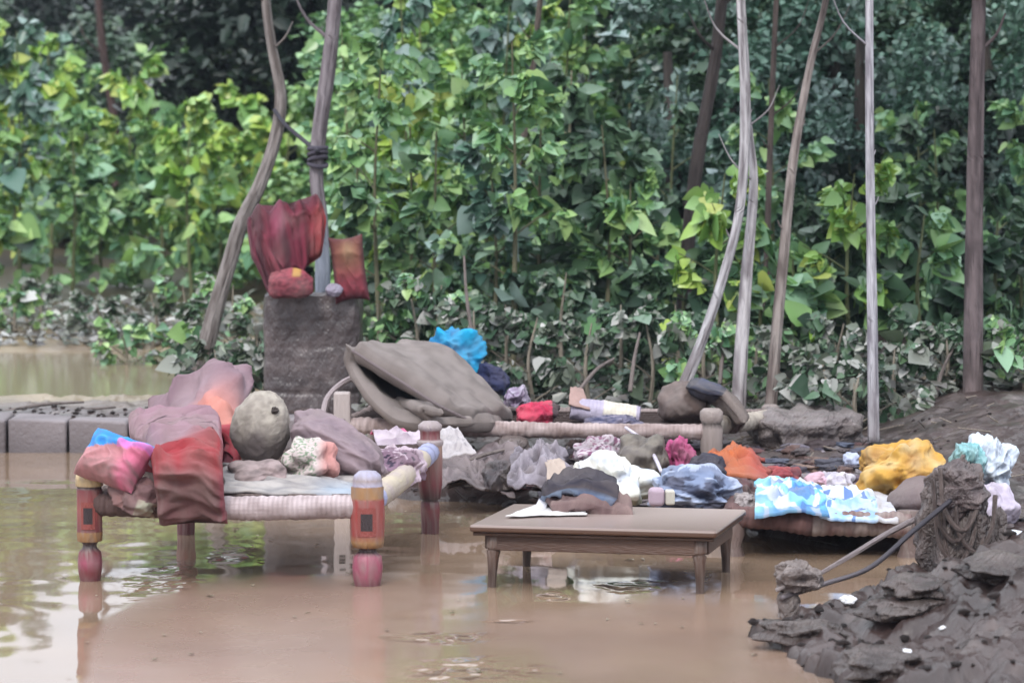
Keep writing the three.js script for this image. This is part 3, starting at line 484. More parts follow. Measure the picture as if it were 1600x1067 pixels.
{
  const d = 15.2, a = at(1205, 655, d), b = at(1340, 725, d), g = crumple({ rx: (b.x - a.x) / 2 + .05, ry: .15, rz: .45, amp: .08, lump: .2, rough: .3, pow: 3.4, flat: .95, freq: 3, seed: 3, col: (x, y, z) => mix(C('#655c5c'), y > .75 ? C('#857b7b') : C('#4c4444'), clamp(.5 + 1.8 * fbm(x * 3, y * 6, z * 3, 4))) });
  g.translate((a.x + b.x) / 2, a.y - .14, -d - .35); item('low_mud_wall', 'low rounded grey mud wall right of the rear cot', 'wall', g, mud);
}

/* ---------- near string cot ---------- */
const MAR = C('#6a3036'), CREAM = C('#b39c74'), RED = C('#8c3a37'), PINK = C('#8d465a'), ORA = C('#8f6a45'), BLU = C('#b9bcd6'), DK = C('#33232a'), MARD = C('#54272f');
function turnedLeg(parent, foot, topY, r, prof, panelY, lean = V(0, 0, 0)) {
  const H = topY - foot.y, g = lathe(prof.map(([rr, h, c]) => [rr * r, h * H, c]));
  const m = mesh('leg', g, paint, parent); m.position.copy(foot); m.rotation.set(lean.x, 0, lean.z);
  if (panelY) { const pg = tint(new THREE.CylinderGeometry(r * 1.035, r * 1.035, H * .13, 8, 1, true, -.34, .68), C('#33282b')); const q = mesh('painted_panel', pg, paint, m); q.position.y = panelY * H;
    const fg = new THREE.CylinderGeometry(r * 1.02, r * 1.02, H * .22, 10, 1, true, -.55, 1.1); const q2 = mesh('panel_field', tint(fg, C('#82403b')), paint, m); q2.position.y = panelY * H; }
  return m;
}
const cotSink = -.06;
{
  const FL = at(140, 905, 11.63), FR = at(574, 915, 11.5), BR = at(672, 835, 13.08), BL = at(290, 838, 13.05);
  for (const p of [FL, FR, BR, BL]) p.y = cotSink;
  const t = thing('string_cot', 'near string cot with painted turned legs standing in flood water', 'cot', V(0, 0, 0)), org = V((FL.x + FR.x) / 2, 0, -12.3); t.position.copy(org);
  const L = p => p.clone().sub(org);
  // foot bulb, neck, body, ring, cap; heights from sunken foot to top
  const profA = [[0, 0, MARD], [.62, 0, MARD], [.7, .1, MARD], [.86, .2, MAR], [.92, .28, PINK], [.84, .36, MAR], [.55, .395, DK], [.5, .42, DK], [.62, .44, DK], [.93, .45, ORA], [.97, .52, ORA], [.95, .53, MAR], [.96, .7, RED], [.95, .86, MAR], [.9, .875, DK], [.9, .885, DK], [1.02, .895, CREAM], [1.06, .94, CREAM], [.98, .98, CREAM], [.7, 1, CREAM], [0, 1, CREAM]];
  turnedLeg(t, L(FL), at(140, 738, 11.63).y, 21 / 430, profA, .66);
  const profB = [[0, 0, MARD], [.6, 0, MARD], [.72, .1, MARD], [.86, .2, PINK], [.9, .27, PINK], [.82, .35, PINK], [.5, .385, DK], [.5, .41, DK], [.9, .42, ORA], [.97, .46, ORA], [.98, .52, RED], [1, .66, RED], [.99, .78, RED], [.96, .8, ORA], [.95, .88, ORA], [.88, .89, C('#9a96ac')], [.86, .93, C('#94878a')], [.78, .97, C('#9a96ac')], [.5, 1, C('#9a96ac')], [0, 1, C('#9a96ac')]];
  turnedLeg(t, L(FR), at(574, 736, 11.5).y, 27 / 434, profB, .62);
  const OLDW = C('#94878a'), OLDB = C('#9a96ac');
  const profC = [[0, 0, MARD], [.7, 0, MARD], [.74, .2, MARD], [.8, .3, MAR], [.78, .36, MARD], [.6, .38, DK], [.85, .39, DK], [1, .5, MAR], [1.02, .7, C('#8a5a56')], [1, .8, C('#977b6c')], [1.08, .815, OLDW], [1.12, .835, OLDW], [1.05, .85, OLDW], [.82, .86, MAR], [.84, .92, MAR], [1, .94, OLDW], [1, .97, OLDW], [.6, 1, OLDW], [0, 1, OLDW]];
  turnedLeg(t, L(BR), at(672, 658, 13.08).y, 19 / 382, profC);
  turnedLeg(t, L(BL), at(290, 668, 13.05).y, 19 / 382, profC);
  const wind = (n, k = .11) => (q, a) => 1 + k * (.6 + .8 * ns(q * 13, 4)) * Math.abs(Math.sin(q * n * Math.PI + a * .5 + 2.2 * ns(q * 9, 1))) + .05 * ns(q * 30, a);
  const yF = at(350, 788, 11.6).y, rail = (A, B, yA, yB, r, n, col) => mesh('rail', tube([V(A.x, yA, A.z), V((A.x + B.x) / 2, (yA + yB) / 2 - .012, (A.z + B.z) / 2), V(B.x, yB, B.z)].map(L), [r, r, r], { seg: n * 6, ring: 12, bump: wind(n), col, caps: true }), cloth, t);
  const wound = (q, a) => mix(q < .28 ? C('#54413f') : mix(C('#c3b5b8'), C('#8d7d7c'), clamp(.3 + fbm(q * 14, Math.cos(a), Math.sin(a), 3) * 1.6)), C('#5a4b4a'), .15);
  rail(FL, FR, yF, yF + .004, .042, 30, wound);
  rail(FR, BR, yF + .012, yF + .055, .042, 24, (q, a) => q < .12 || q > .84 ? mix(C('#9da0c0'), C('#4a4658'), .4 * clamp(Math.cos(q * 90))) : mix(C('#b9ad98'), C('#a89a98'), clamp(.5 + 2 * fbm(q * 8, Math.cos(a), 2, 3))));
  rail(FL, BL, yF, yF + .04, .038, 24, MUD); rail(BL, BR, yF + .04, yF + .05, .038, 26, MUD);
  // the string web, rope by rope
  const P = (u, v) => L(V(lerp(lerp(FL.x, FR.x, u), lerp(BL.x, BR.x, u), v), yF + .028 + .03 * v - .05 * Math.sin(u * 3.14) * Math.sin(v * 3.14), lerp(lerp(FL.z, FR.z, u), lerp(BL.z, BR.z, u), v)));
  for (let i = 1; i < 20; i++) { const u = i / 20; mesh('rope', tube([P(u, 0), P(u, .33), P(u, .66), P(u, 1)], [.007, .007], { seg: 10, ring: 5, bump: .05, col: MUDL }), cloth, t); }
  for (let i = 1; i < 26; i++) { const v = i / 26; mesh('rope', tube([P(0, v), P(.33, v), P(.66, v), P(1, v)].map(p => V(p.x, p.y + .008, p.z)), [.007, .007], { seg: 10, ring: 5, bump: .05, col: MUDL }), cloth, t); }
}
// quilts and bundles on the near cot
{
  const pinkTop = C('#927a80'), red = C('#98323a'), mar = C('#5c2b32'), muddy = C('#614644');
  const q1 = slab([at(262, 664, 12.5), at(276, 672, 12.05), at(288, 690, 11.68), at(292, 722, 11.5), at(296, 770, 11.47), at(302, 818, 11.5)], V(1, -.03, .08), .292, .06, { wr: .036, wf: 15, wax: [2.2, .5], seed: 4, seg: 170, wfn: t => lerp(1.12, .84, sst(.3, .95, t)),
    col: (t, sx, sy, f) => { let c = mix(red, mar, sst(.8, .92, t)); c = mix(c, muddy, clamp(.6 * sst(.84, 1, t) + .15 * f)); c = mix(mix(pinkTop, C('#8f6e7c'), clamp(f * .6)), c, sst(.66, .74, t + .03 * sx)); return sx > .93 ? mix(c, C('#7c2437'), .6) : mix(c, MUDL, clamp(fbm(t * 9, sx * 2, 3, 3))); } });  // mud grows towards the hem; the fold-keyed part paints in wrinkle shading
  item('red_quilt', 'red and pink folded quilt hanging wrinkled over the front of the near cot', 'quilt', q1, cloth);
  const q2 = slab([at(226, 688, 12.5), at(262, 668, 12.55), at(304, 640, 12.6), at(338, 624, 12.6), at(362, 634, 12.6), at(370, 662, 12.55), at(362, 705, 12.5), at(356, 740, 12.5)], V(.05, -.46, 1), .5, .06, { wr: .034, wf: 12, seed: 9, ring: 60,
    col: (t, sx, sy, f) => { const lav = mix(C('#98838a'), C('#7c656e'), clamp(f)); const o = mix(lav, C('#cf8374'), .85 * sst(.3, .5, t + .2 * sx) * sst(-.5, .5, sx)); return sx > .86 ? mix(C('#b83c4a'), C('#8c2b40'), t) : sy < -.2 ? mix(C('#7a2a40'), C('#a5566a'), .3) : o; } });
  item('arched_quilt', 'pale pink quilt with a red edge, arched up at the back of the near cot', 'quilt', q2, cloth);
  { // round bundle
    const d = 12.25, c = at(408, 668, d), s = d / FOCAL, t = thing('round_bundle', 'round grey green stuffed bundle between the arched pink quilt and lavender cloth', 'bundle', V(c.x, c.y - 56 * s, c.z));
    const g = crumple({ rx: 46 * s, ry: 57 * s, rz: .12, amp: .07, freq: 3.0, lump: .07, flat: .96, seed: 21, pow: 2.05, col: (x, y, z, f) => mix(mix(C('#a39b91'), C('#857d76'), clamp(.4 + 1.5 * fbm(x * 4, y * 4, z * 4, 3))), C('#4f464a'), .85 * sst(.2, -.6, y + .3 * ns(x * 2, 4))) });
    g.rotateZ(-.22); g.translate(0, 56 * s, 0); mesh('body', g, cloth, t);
    const k = mesh('tied_mouth', crumple({ rx: .013, ry: .012, rz: .014, amp: .5, freq: 3, flat: 1, seed: 4, col: C('#3f3735'), su: 30, sv: 20 }), cloth, t); k.position.set(24 * s, 86 * s, .092);
  }
  const lav = C('#8a797f');
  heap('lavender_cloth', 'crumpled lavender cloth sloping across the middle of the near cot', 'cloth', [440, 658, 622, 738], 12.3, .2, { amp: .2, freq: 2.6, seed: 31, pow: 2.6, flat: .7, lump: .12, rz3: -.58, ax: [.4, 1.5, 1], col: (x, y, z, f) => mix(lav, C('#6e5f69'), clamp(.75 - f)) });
  heap('patterned_cloth', 'pale cloth with faint green print, crumpled beside the round bundle', 'cloth', [438, 682, 532, 748], 12.0, .13, { amp: .3, freq: 1.9, seed: 41, lump: .3, col: (x, y, z, f) => ns(x * 9, y * 9, z * 9) > .12 && x < .3 ? C('#7c8f78') : mix(C('#c5b7b5'), C('#b8827e'), sst(.2, .8, x)) });
  item('grey_tarpaulin', 'grey tarpaulin lying flat along the front of the near cot', 'tarpaulin', drape([at(345, 772, 11.62), at(560, 778, 11.55), at(590, 742, 12.3), at(352, 728, 12.35)], { fold: .02, ff: 6, ax: [.5, 1.4], seed: 6, thick: .01, h: (u, v) => .012 + .03 * Math.sin(v * 3.1) * (1 - u), col: (u, v, f) => mix(mix(C('#a7a19e'), C('#6c6a6e'), clamp(fbm(u * 5, v * 9, 2, 3) * 2 + .3)), C('#8fa2b6'), .7 * sst(.5, .9, u) * (1 - sst(.1, .5, v))) }), damp);
  heap('brown_folded_cloth', 'small muddy brown folded cloth at the foot of the round bundle', 'cloth', [350, 716, 452, 760], 11.95, .16, { amp: .25, freq: 1.6, seed: 52, ax: [.6, 2, 1], col: stain(C('#9c8a8a'), 5, .8, C('#5e5252')) });
  { const d = 11.5, c = at(175, 722, d), g = pillow(.245, .2, .15, { seed: 12, amp: .25, col: (a, b, s, f) => { const e = b - .35 * a + .15 * ns(a * 2, 3); let k = e > .32 ? mix(C('#2f7fd0'), C('#4aa0e0'), clamp(f)) : mix(C('#b57f84'), C('#c46a86'), sst(.1, .7, a)); k = a > .1 && e > .25 && e < .6 ? mix(k, C('#d873b4'), .8) : k; return mix(k, MUDL, clamp(fbm(a * 3, b * 3, 3, 3) + (e < -.3 ? .35 : 0))); } });
    g.rotateX(-.5); g.rotateY(-.35); g.rotateZ(-.28); g.translate(c.x, c.y, c.z - .06); item('printed_pillow', 'blue and pink pillow slumped over the left corner of the near cot', 'pillow', g, cloth); }
  heap('pink_rag', 'muddy pink rag hanging below the blue and pink pillow', 'cloth', [168, 742, 262, 800], 11.58, .09, { amp: .3, freq: 1.8, seed: 61, rz3: -.35, col: (x, y, z, f) => mix(C('#96706f'), x > .1 && y < .2 ? C('#a3a18e') : C('#6d4f52'), clamp(f)) });
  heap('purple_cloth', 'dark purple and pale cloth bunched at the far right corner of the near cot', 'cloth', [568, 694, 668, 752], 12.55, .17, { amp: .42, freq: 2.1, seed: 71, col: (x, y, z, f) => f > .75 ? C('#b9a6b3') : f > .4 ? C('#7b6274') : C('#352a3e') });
  item('pink_edged_sheet', 'pale sheet with a bright pink edge behind the right leg of the near cot', 'sheet', drape([at(590, 712, 13.2), at(664, 706, 13.2), at(664, 694, 13.6), at(580, 690, 13.6)], { fold: .03, ff: 9, seed: 8, h: (u, v) => .07 * Math.sin(v * 2.6), col: (u, v, f) => v > .72 ? C('#d8608f') : mix(C('#c9bcc6'), C('#87748a'), clamp(f * .7)) }), cloth);
  item('speckled_sheet', 'white speckled sheet hanging beside the far right leg of the near cot', 'sheet', drape([at(690, 722, 13.3), at(744, 716, 13.3), at(716, 676, 13.6), at(684, 676, 13.6)], { fold: .03, ff: 9, seed: 18, h: (u, v) => .02, col: (u, v, f) => mix(C('#b9b3b6'), C('#8f8a92'), clamp(2 * fbm(u * 8, v * 8, 2, 3))) }), cloth);
}

/* ---------- rear string cot ---------- */
{
  const t = thing('string_cot', 'rear string cot on the bank, loaded with a folded grey mattress', 'cot'), FL = at(535, 700, 14.7), FR = at(1112, 700, 14.6), BL = at(585, 690, 15.6), BR = at(1204, 690, 15.5);
  const org = V((FL.x + FR.x) / 2, 0, -15); t.position.copy(org); const L = p => p.clone().sub(org);
  const leg = (p, top, w, col, sq) => { const g0 = Math.max(ground(p.x, -p.z), 0) - .05, H = top - g0; const m = mesh('leg', sq ? rbox(w, H, w * .9, .012, col) : lathe([[0, 0, col], [.7, 0, col], [.8, .2, col], [.6, .3, MUDD], [.95, .36, col], [1.02, .7, col], [.8, .78, MUDD], [1, .84, col], [1.02, .95, col], [.7, 1, col], [0, 1, col]].map(([a, b, c]) => [a * w / 2, b * H, c])), paint, t); m.position.copy(L(V(p.x, g0 + (sq ? H / 2 : 0), p.z)));
    if (sq) { const q = mesh('socket_hole', rbox(w * .36, w * .5, .012, .003, C('#241d20')), paint, m); q.position.set(0, H * .22, w * .45); } };
  leg(FL, at(535, 612, 14.7).y, 27 / 340, C('#a59a98'), true); leg(FR, at(1112, 638, 14.6).y, 36 / 342, C('#8e827e')); leg(BL, at(585, 605, 15.6).y, .075, C('#8e827e')); leg(BR, at(1204, 632, 15.5).y, .085, C('#857976'));
  const wind = (n, k) => (q, a) => 1 + k * (.5 + 1.2 * ns(q * 17, 4)) * Math.abs(Math.sin(q * n * Math.PI + a * .5 + 2.5 * ns(q * 11, 1))) + .1 * ns(q * 40, a * 2);
  const rail = (a, b, r, n, cA, cB) => { const m = a.clone().lerp(b, .5); m.y -= .006; mesh('rail', tube([a, m, b].map(L), [r, r, r], { seg: n * 5, ring: 10, bump: wind(n, .2), col: (q, an) => mix(C(cA), C(cB), clamp(.45 + 1.6 * fbm(q * 20, Math.cos(an), Math.sin(an), 3))) }), cloth, t); };
  rail(at(540, 664, 14.7), at(1112, 675, 14.6), .034, 46, '#b3a3a2', '#7c6a66'); rail(at(1112, 664, 14.6), at(1206, 652, 15.5), .04, 16, '#bab0a4', '#8e847c'); rail(at(585, 642, 15.6), at(1204, 650, 15.5), .032, 40, '#8e807e', '#6a5c5a'); rail(at(535, 664, 14.7), at(585, 642, 15.6), .032, 16, '#8e807e', '#6a5c5a');
  const P = (u, v) => L(at(lerp(lerp(540, 1112, u), lerp(585, 1204, u), v), lerp(664 + 10 * u, 644 + 5 * u, v), lerp(14.68, 15.55, v)).add(V(0, .01 - .03 * Math.sin(u * 3.14) * Math.sin(v * 3.14), 0)));
  for (let i = 1; i < 26; i++) { const u = i / 26; mesh('rope', tube([P(u, 0), P(u, .5), P(u, 1)], [.008, .008], { seg: 6, ring: 5, bump: 0, col: MUD }), cloth, t); }
  for (let i = 1; i < 12; i++) { const v = i / 12; mesh('rope', tube([P(0, v), P(.5, v), P(1, v)].map(p => V(p.x, p.y + .008, p.z)), [.008, .008], { seg: 8, ring: 5, bump: 0, col: MUD }), cloth, t); }
}
{ // folded grey mattress, open towards the left
  const g1 = C('#8d8380'), g2 = C('#736a67'), dk = C('#4b4341'), org = at(680, 655, 14.9), t = thing('folded_mattress', 'big grey mattress folded over itself on the rear cot', 'mattress', org), L = g => g.translate(-org.x, -org.y, -org.z);
  const colr = s => (a, sx, sy, f) => mix(mix(g1, g2, clamp(.35 + fbm(a * 6 + s, sx * 4, 2, 5) * 2.6)), dk, sx > .95 || sx < -.95 ? .35 : .06);
  const near = [[772, 660, 14.6], [700, 662, 14.5], [622, 654, 14.5], [574, 616, 14.6], [546, 566, 14.7], [550, 547, 14.7], [616, 588, 14.6], [690, 634, 14.5], [735, 656, 14.52]], back = [[800, 658, 15.3], [740, 652, 15.5], [690, 642, 15.6], [640, 606, 15.7], [600, 558, 15.75], [620, 546, 15.75], [690, 548, 15.6], [742, 594, 15.35], [802, 652, 15.1]];
  const cut = (i, j) => slab(near.slice(i, j).map(q => at(...q)), null, 1, .075, { far: back.slice(i, j).map(q => at(...q)), wr: .013, wf: 6, seed: 3 + i, seg: 70, col: colr(i) });
  mesh('lower_fold', L(cut(0, 6)), cloth, t);
  mesh('upper_fold', L(cut(5, 9)), cloth, t);
  mesh('inner_fold', L(slab([at(672, 640, 14.55), at(640, 634, 14.6), at(660, 652, 14.62), at(720, 656, 14.66)], V(.36, 0, 1), .4, .04, { wr: .008, seed: 11, col: colr(9) })), cloth, t);
  mesh('piping', L(tube([at(550, 548, 14.66), at(616, 590, 14.56), at(690, 636, 14.46), at(736, 658, 14.48)], [.008, .008], { seg: 30, ring: 6, bump: .02, col: C('#6e6365') })), cloth, t);
}
item('bent_cane', 'pale bent cane hoop arching at the left end of the rear cot', 'cane', tube([at(505, 648, 14.9), at(512, 622, 14.95), at(530, 602, 15), at(552, 590, 15.05), at(580, 588, 15.1)], [.016, .016, .015, .014, .012], { seg: 30, ring: 8, bump: .04, col: C('#9b8f92') }), bark);
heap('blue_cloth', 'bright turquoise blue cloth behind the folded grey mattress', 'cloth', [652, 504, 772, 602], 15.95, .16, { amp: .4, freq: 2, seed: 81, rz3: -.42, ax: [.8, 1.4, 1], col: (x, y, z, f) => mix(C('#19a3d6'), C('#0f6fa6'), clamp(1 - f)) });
heap('navy_cloth', 'small navy cloth at the lower end of the turquoise cloth', 'cloth', [742, 570, 800, 612], 15.85, .1, { amp: .35, freq: 2, seed: 83, rz3: -.3, col: C('#1d2750') });
heap('red_cloth', 'small crimson cloth on the rear cot rail beside the mattress', 'cloth', [806, 626, 876, 664], 14.85, .12, { amp: .3, freq: 2.2, seed: 85, col: (x, y, z, f) => x > .75 ? C('#3a2630') : mix(C('#c72f55'), C('#8c2440'), clamp(.9 - f)) });
heap('mauve_cloth', 'small pale mauve rag left of the crimson cloth end', 'cloth', [786, 600, 830, 634], 15.4, .1, { amp: .4, freq: 2.2, seed: 86, col: (x, y, z, f) => mix(C('#b9b0c4'), C('#6c4f78'), clamp(1 - f)) });
{ const d = 15.1, a = at(892, 638, d), b = at(1000, 650, d), t = thing('rolled_mat', 'rolled cream and lavender mat lying on the rear cot', 'mat', a.clone());
  mesh('roll', tube([V(0, 0, 0), b.clone().sub(a).multiplyScalar(.5), b.clone().sub(a)], [.05, .055, .045], { seg: 40, ring: 24, bump: (q, an) => 1 + .12 * ns(an * 1.2, q * 6) + .06 * ridge(q * 9, an, 2), col: (q, an) => mix(q > .45 && q < .95 && Math.sin(an) > -.2 ? C('#d9d2c4') : C('#b3abc0'), C('#6a6075'), clamp(.3 * Math.cos(an * 3))) }), cloth, t);
  mesh('flap', drape([V(-.01, .03, .06), V(.09, .0, .06), V(.06, .09, -.05), V(.0, .1, -.05)], { fold: .01, ff: 12, thick: .008, col: C('#a98c86'), nu: 16, nv: 16 }), cloth, t);
  const m = mesh('open_end', new THREE.CircleGeometry(.038, 20), new THREE.MeshStandardMaterial({ color: new THREE.Color(...C('#2a2226')), roughness: 1, side: THREE.DoubleSide }), t); m.position.set(-.003, 0, .0); m.rotation.y = -Math.PI / 2; }
heap('navy_rag', 'dark navy rag under the rolled mat on the rear cot', 'cloth', [908, 648, 1010, 672], 14.8, .1, { amp: .3, freq: 2.5, seed: 88, ax: [2, 1, 1], col: stain(C('#3d3f5c'), 3, .8, C('#8d8799')) });
heap('dark_sack', 'dark brown pointed sack leaning on the right end of the rear cot', 'sack', [1026, 594, 1112, 664], 15.0, .16, { amp: .12, freq: 1.6, seed: 91, lump: .12, pow: 2, flat: .8, col: (x, y, z, f) => mix(C('#453735'), C('#6d5c57'), clamp(.3 + y * .4 + fbm(x * 3, y * 3, z * 3, 3))) }, damp);
item('black_blue_cloth', 'black and blue cloth slung from the dark sack over the rear cot end', 'cloth', slab([at(1074, 600, 14.95), at(1096, 612, 14.85), at(1124, 622, 14.8), at(1140, 640, 14.75), at(1158, 668, 14.72)], V(.1, .2, 1), .24, .05, { wr: .02, wf: 9, seed: 93, wax: [.6, 1.4], col: (t, sx, sy, f) => t > .55 ? mix(C('#6f625c'), C('#4a403e'), clamp(f)) : mix(C('#24242e'), C('#4a5274'), sx > .1 && t > .12 && t < .5 ? clamp(.1 + f * .5) : .1) }), damp);

/* ---------- debris between the cots ---------- */
heap('clay_pot', 'rounded mud-caked clay pot lying under the rear cot rail', 'pot', [766, 680, 830, 722], 14.6, .09, { amp: .06, seed: 101, lump: .1, flat: 1, col: stain(C('#5c4f4d'), 8, .9, C('#3a3031')) }, mud);
item('grey_sacking', 'grey muddy sacking spread on the bank between the cots', 'sacking', drape([at(676, 772, 13.85), at(806, 774, 13.75), at(812, 704, 14.6), at(694, 702, 14.6)], { fold: .05, ff: 9, seed: 33, ragged: .14, h: (u, v) => .03 + .03 * Math.sin(u * 5 + v * 3), col: (u, v, f) => mix(mix(C('#75686a'), C('#4b4143'), clamp(1.1 - f)), C('#8b8085'), clamp(fbm(u * 5, v * 5, 3, 3) * 1.6)) }), damp);
heap('dark_rag', 'black rag at the water edge behind the table', 'cloth', [752, 716, 830, 762], 13.95, .15, { amp: .35, freq: 2.4, seed: 104, flat: .5, col: stain(C('#2f2a2e'), 6, .5, C('#6a5f62')) }, damp);
item('muddy_shirt', 'grey muddy shirt lying left of the white cloth pile', 'shirt', drape([at(790, 772, 13.3), at(892, 774, 13.25), at(886, 718, 14.1), at(806, 716, 14.1)], { fold: .055, ff: 10, seed: 37, ragged: .16, h: (u, v) => .03 + .05 * Math.sin(v * 2.8) * Math.sin(u * 3), col: (u, v, f) => mix(mix(C('#8d8590'), C('#524950'), clamp(1.1 - f)), C('#b2abb6'), clamp(fbm(u * 4, v * 4, 5, 3) * 1.6)) }), damp);
item('tan_cloth', 'tan strip of cloth folded at the left edge of the white cloth pile', 'cloth', drape([at(856, 760, 13.2), at(888, 762, 13.2), at(878, 722, 13.6), at(850, 722, 13.6)], { fold: .02, ff: 8, seed: 7, h: (u, v) => .04 * Math.sin(v * 3), col: C('#b8a79c') }), cloth);
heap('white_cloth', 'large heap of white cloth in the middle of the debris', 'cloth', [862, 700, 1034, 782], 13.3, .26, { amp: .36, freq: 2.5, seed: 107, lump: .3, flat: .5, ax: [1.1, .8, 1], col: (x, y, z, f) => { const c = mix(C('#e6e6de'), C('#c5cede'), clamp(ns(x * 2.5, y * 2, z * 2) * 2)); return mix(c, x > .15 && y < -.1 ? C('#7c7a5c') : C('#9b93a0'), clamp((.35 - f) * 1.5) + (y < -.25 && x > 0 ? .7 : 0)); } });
heap('floral_rag', 'pale pink and violet rag above the white cloth heap', 'cloth', [895, 678, 985, 720], 13.85, .16, { amp: .4, freq: 2.3, seed: 108, flat: .5, col: (x, y, z, f) => ns(x * 5, y * 5, z * 5) > .2 ? C('#7a4a68') : mix(C('#c5b8c0'), C('#8e8490'), clamp(1 - f)) });
heap('olive_bag', 'olive grey bag in the dark between white and magenta cloths', 'bag', [960, 676, 1046, 744], 13.75, .16, { amp: .22, freq: 1.8, seed: 109, flat: .6, col: stain(C('#6f685e'), 12, .8, C('#2c2629')) }, damp);
item('pale_rope', 'pale cord running down from the rear cot rail to the magenta cloth', 'cord', tube([at(978, 668, 14.3), at(1000, 684, 14.1), at(1022, 712, 13.6), at(1034, 738, 13.3)], [.007, .009, .009, .007], { seg: 30, ring: 6, bump: .1, col: C('#cfc8d6') }), cloth);
heap('magenta_cloth', 'magenta cloth bunched under the right end of the rear cot', 'cloth', [1028, 680, 1092, 738], 13.9, .14, { amp: .45, freq: 2.2, seed: 111, flat: .6, col: (x, y, z, f) => mix(C('#b8457f'), C('#7a2152'), clamp(.8 - f)) });
heap('navy_trousers', 'dark navy trousers behind the orange cloth', 'trousers', [1068, 706, 1140, 756], 13.5, .14, { amp: .3, freq: 2, seed: 112, flat: .6, col: C('#26283a') });
item('orange_cloth', 'flat orange cloth below the right leg of the rear cot', 'cloth', drape([at(1098, 744, 13.4), at(1208, 752, 13.35), at(1190, 722, 13.9), at(1096, 712, 13.9)], { fold: .045, ff: 10, ax: [.7, 1.3], seed: 13, ragged: .16, thick: .015, h: (u, v) => .015 + .05 * Math.sin(v * 3) * Math.sin(u * 3), col: (u, v, f) => mix(mix(C('#b3613a'), C('#a8524a'), sst(.4, .95, u)), C('#7d4035'), clamp(.8 - f)) }), cloth);
heap('maroon_cloth', 'dull maroon cloth right of the orange cloth', 'cloth', [1180, 726, 1262, 764], 13.6, .14, { amp: .35, freq: 2.2, seed: 114, flat: .6, col: (x, y, z, f) => mix(C('#a14a4c'), C('#5a2833'), clamp(1 - f + (x > .5 ? .4 : 0))) });
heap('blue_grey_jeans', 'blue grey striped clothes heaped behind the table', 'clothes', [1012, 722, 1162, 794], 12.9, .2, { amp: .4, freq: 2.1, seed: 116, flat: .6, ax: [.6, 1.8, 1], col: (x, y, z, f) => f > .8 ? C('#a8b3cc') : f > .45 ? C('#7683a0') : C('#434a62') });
{ const d = 12.35, a = at(1034, 776, d), t = thing('white_packet', 'white and pink wrapped packet at the back of the table', 'packet', a.clone().setY(a.y - .035)); const m = mesh('wrapping', rbox(.062, .07, .08, .018, C('#cbb4c4')), cloth, t); m.position.set(-.02, .035, 0); const b = mesh('label_side', rbox(.036, .056, .07, .008, C('#e2dcd0')), cloth, t); b.position.set(.032, .034, .008); }
heap('dim_rag', 'dim red brown rag between jeans and blue printed cloth', 'cloth', [1128, 746, 1196, 796], 13.1, .14, { amp: .4, freq: 2.1, seed: 118, flat: .6, col: stain(C('#5c3f42'), 5, .8, C('#3b3436')) });
heap('grey_rag', 'small pale grey rag at the left of the blue printed cloth', 'cloth', [1145, 768, 1192, 802], 12.6, .09, { amp: .4, freq: 2.1, seed: 119, flat: .6, col: stain(C('#a59c9c'), 5, .7, C('#5c5456')) });
/* ---------- sunken cot at the right ---------- */
{
  const t = thing('string_cot', 'low sunken cot at the right, rope wound rail buried in mud', 'cot'), org = at(1270, 815, 12.4); t.position.copy(org); const L = p => p.clone().sub(org);
  const rl = (a, b, r, k) => { const m = a.clone().lerp(b, .5); m.y -= .01; mesh('rail', tube([a, m, b].map(L), [r * .8, r, r], { seg: 120, ring: 12, bump: (q, an) => 1 + .12 * Math.abs(Math.sin(q * 70 + an * .5)) + .22 * ns(q * 6, k), col: (q, an) => mix(C('#6b4f4d'), q > .45 ? C('#8f8480') : C('#4a3636'), clamp(.5 + 2 * fbm(q * 9, Math.cos(an), Math.sin(an), 3))) }), cloth, t); };
  rl(at(1142, 806, 12.35), at(1425, 820, 12.3), .045, 1); rl(at(1160, 762, 13.4), at(1440, 772, 13.4), .04, 4); rl(at(1142, 806, 12.35), at(1160, 762, 13.4), .04, 8); rl(at(1425, 820, 12.3), at(1440, 772, 13.4), .04, 9);
  mesh('webbing', L2(drape([at(1146, 806, 12.38), at(1420, 818, 12.34), at(1436, 774, 13.38), at(1164, 764, 13.38)], { fold: .012, ff: 14, thick: .012, seed: 3, ragged: 0, col: MUD }), org), cloth, t);
  for (const p of [at(1146, 850, 12.36), at(1420, 850, 12.32), at(1165, 800, 13.38)]) { const m = mesh('leg', lathe([[0, 0], [.04, 0], [.045, .1], [.03, .14], [.045, .18], [.045, .28], [0, .28]], C('#6b5a56')), paint, t); m.position.copy(L(V(p.x, -.1, p.z))); }
}
function L2(g, o) { return g.translate(-o.x, -o.y, -o.z); }
item('printed_cloth', 'turquoise, white and blue printed cloth draped over the sunken cot rail', 'cloth', drape([at(1182, 806, 12.24), at(1296, 804, 12.22), at(1284, 764, 12.9), at(1180, 756, 12.9)], { fold: .035, ff: 12, seed: 4, nu: 100, nv: 100, thick: .012, h: (u, v) => .03 * Math.sin(v * 2.8) + .02 * Math.sin(u * 3), col: (u, v, f) => { const n = ns(u * 3 + v, v * 3 - u, 3), st = Math.sin(u * 15 + v * 11 + 5 * n), s2 = Math.sin(u * 9 - v * 13 + 4 * n + 2);
  let c = mix(C('#8cc4d2'), C('#62a8cc'), sst(-.2, .2, n + .5 * (u - .5))); c = mix(c, C('#cfd6da'), .95 * sst(.2, .6, st)); c = mix(c, C('#4f78b4'), .85 * sst(.55, .8, s2) * sst(.15, .4, u)); return mix(c, C('#48689c'), .6 * sst(.14, .03, v)); } }), cloth);
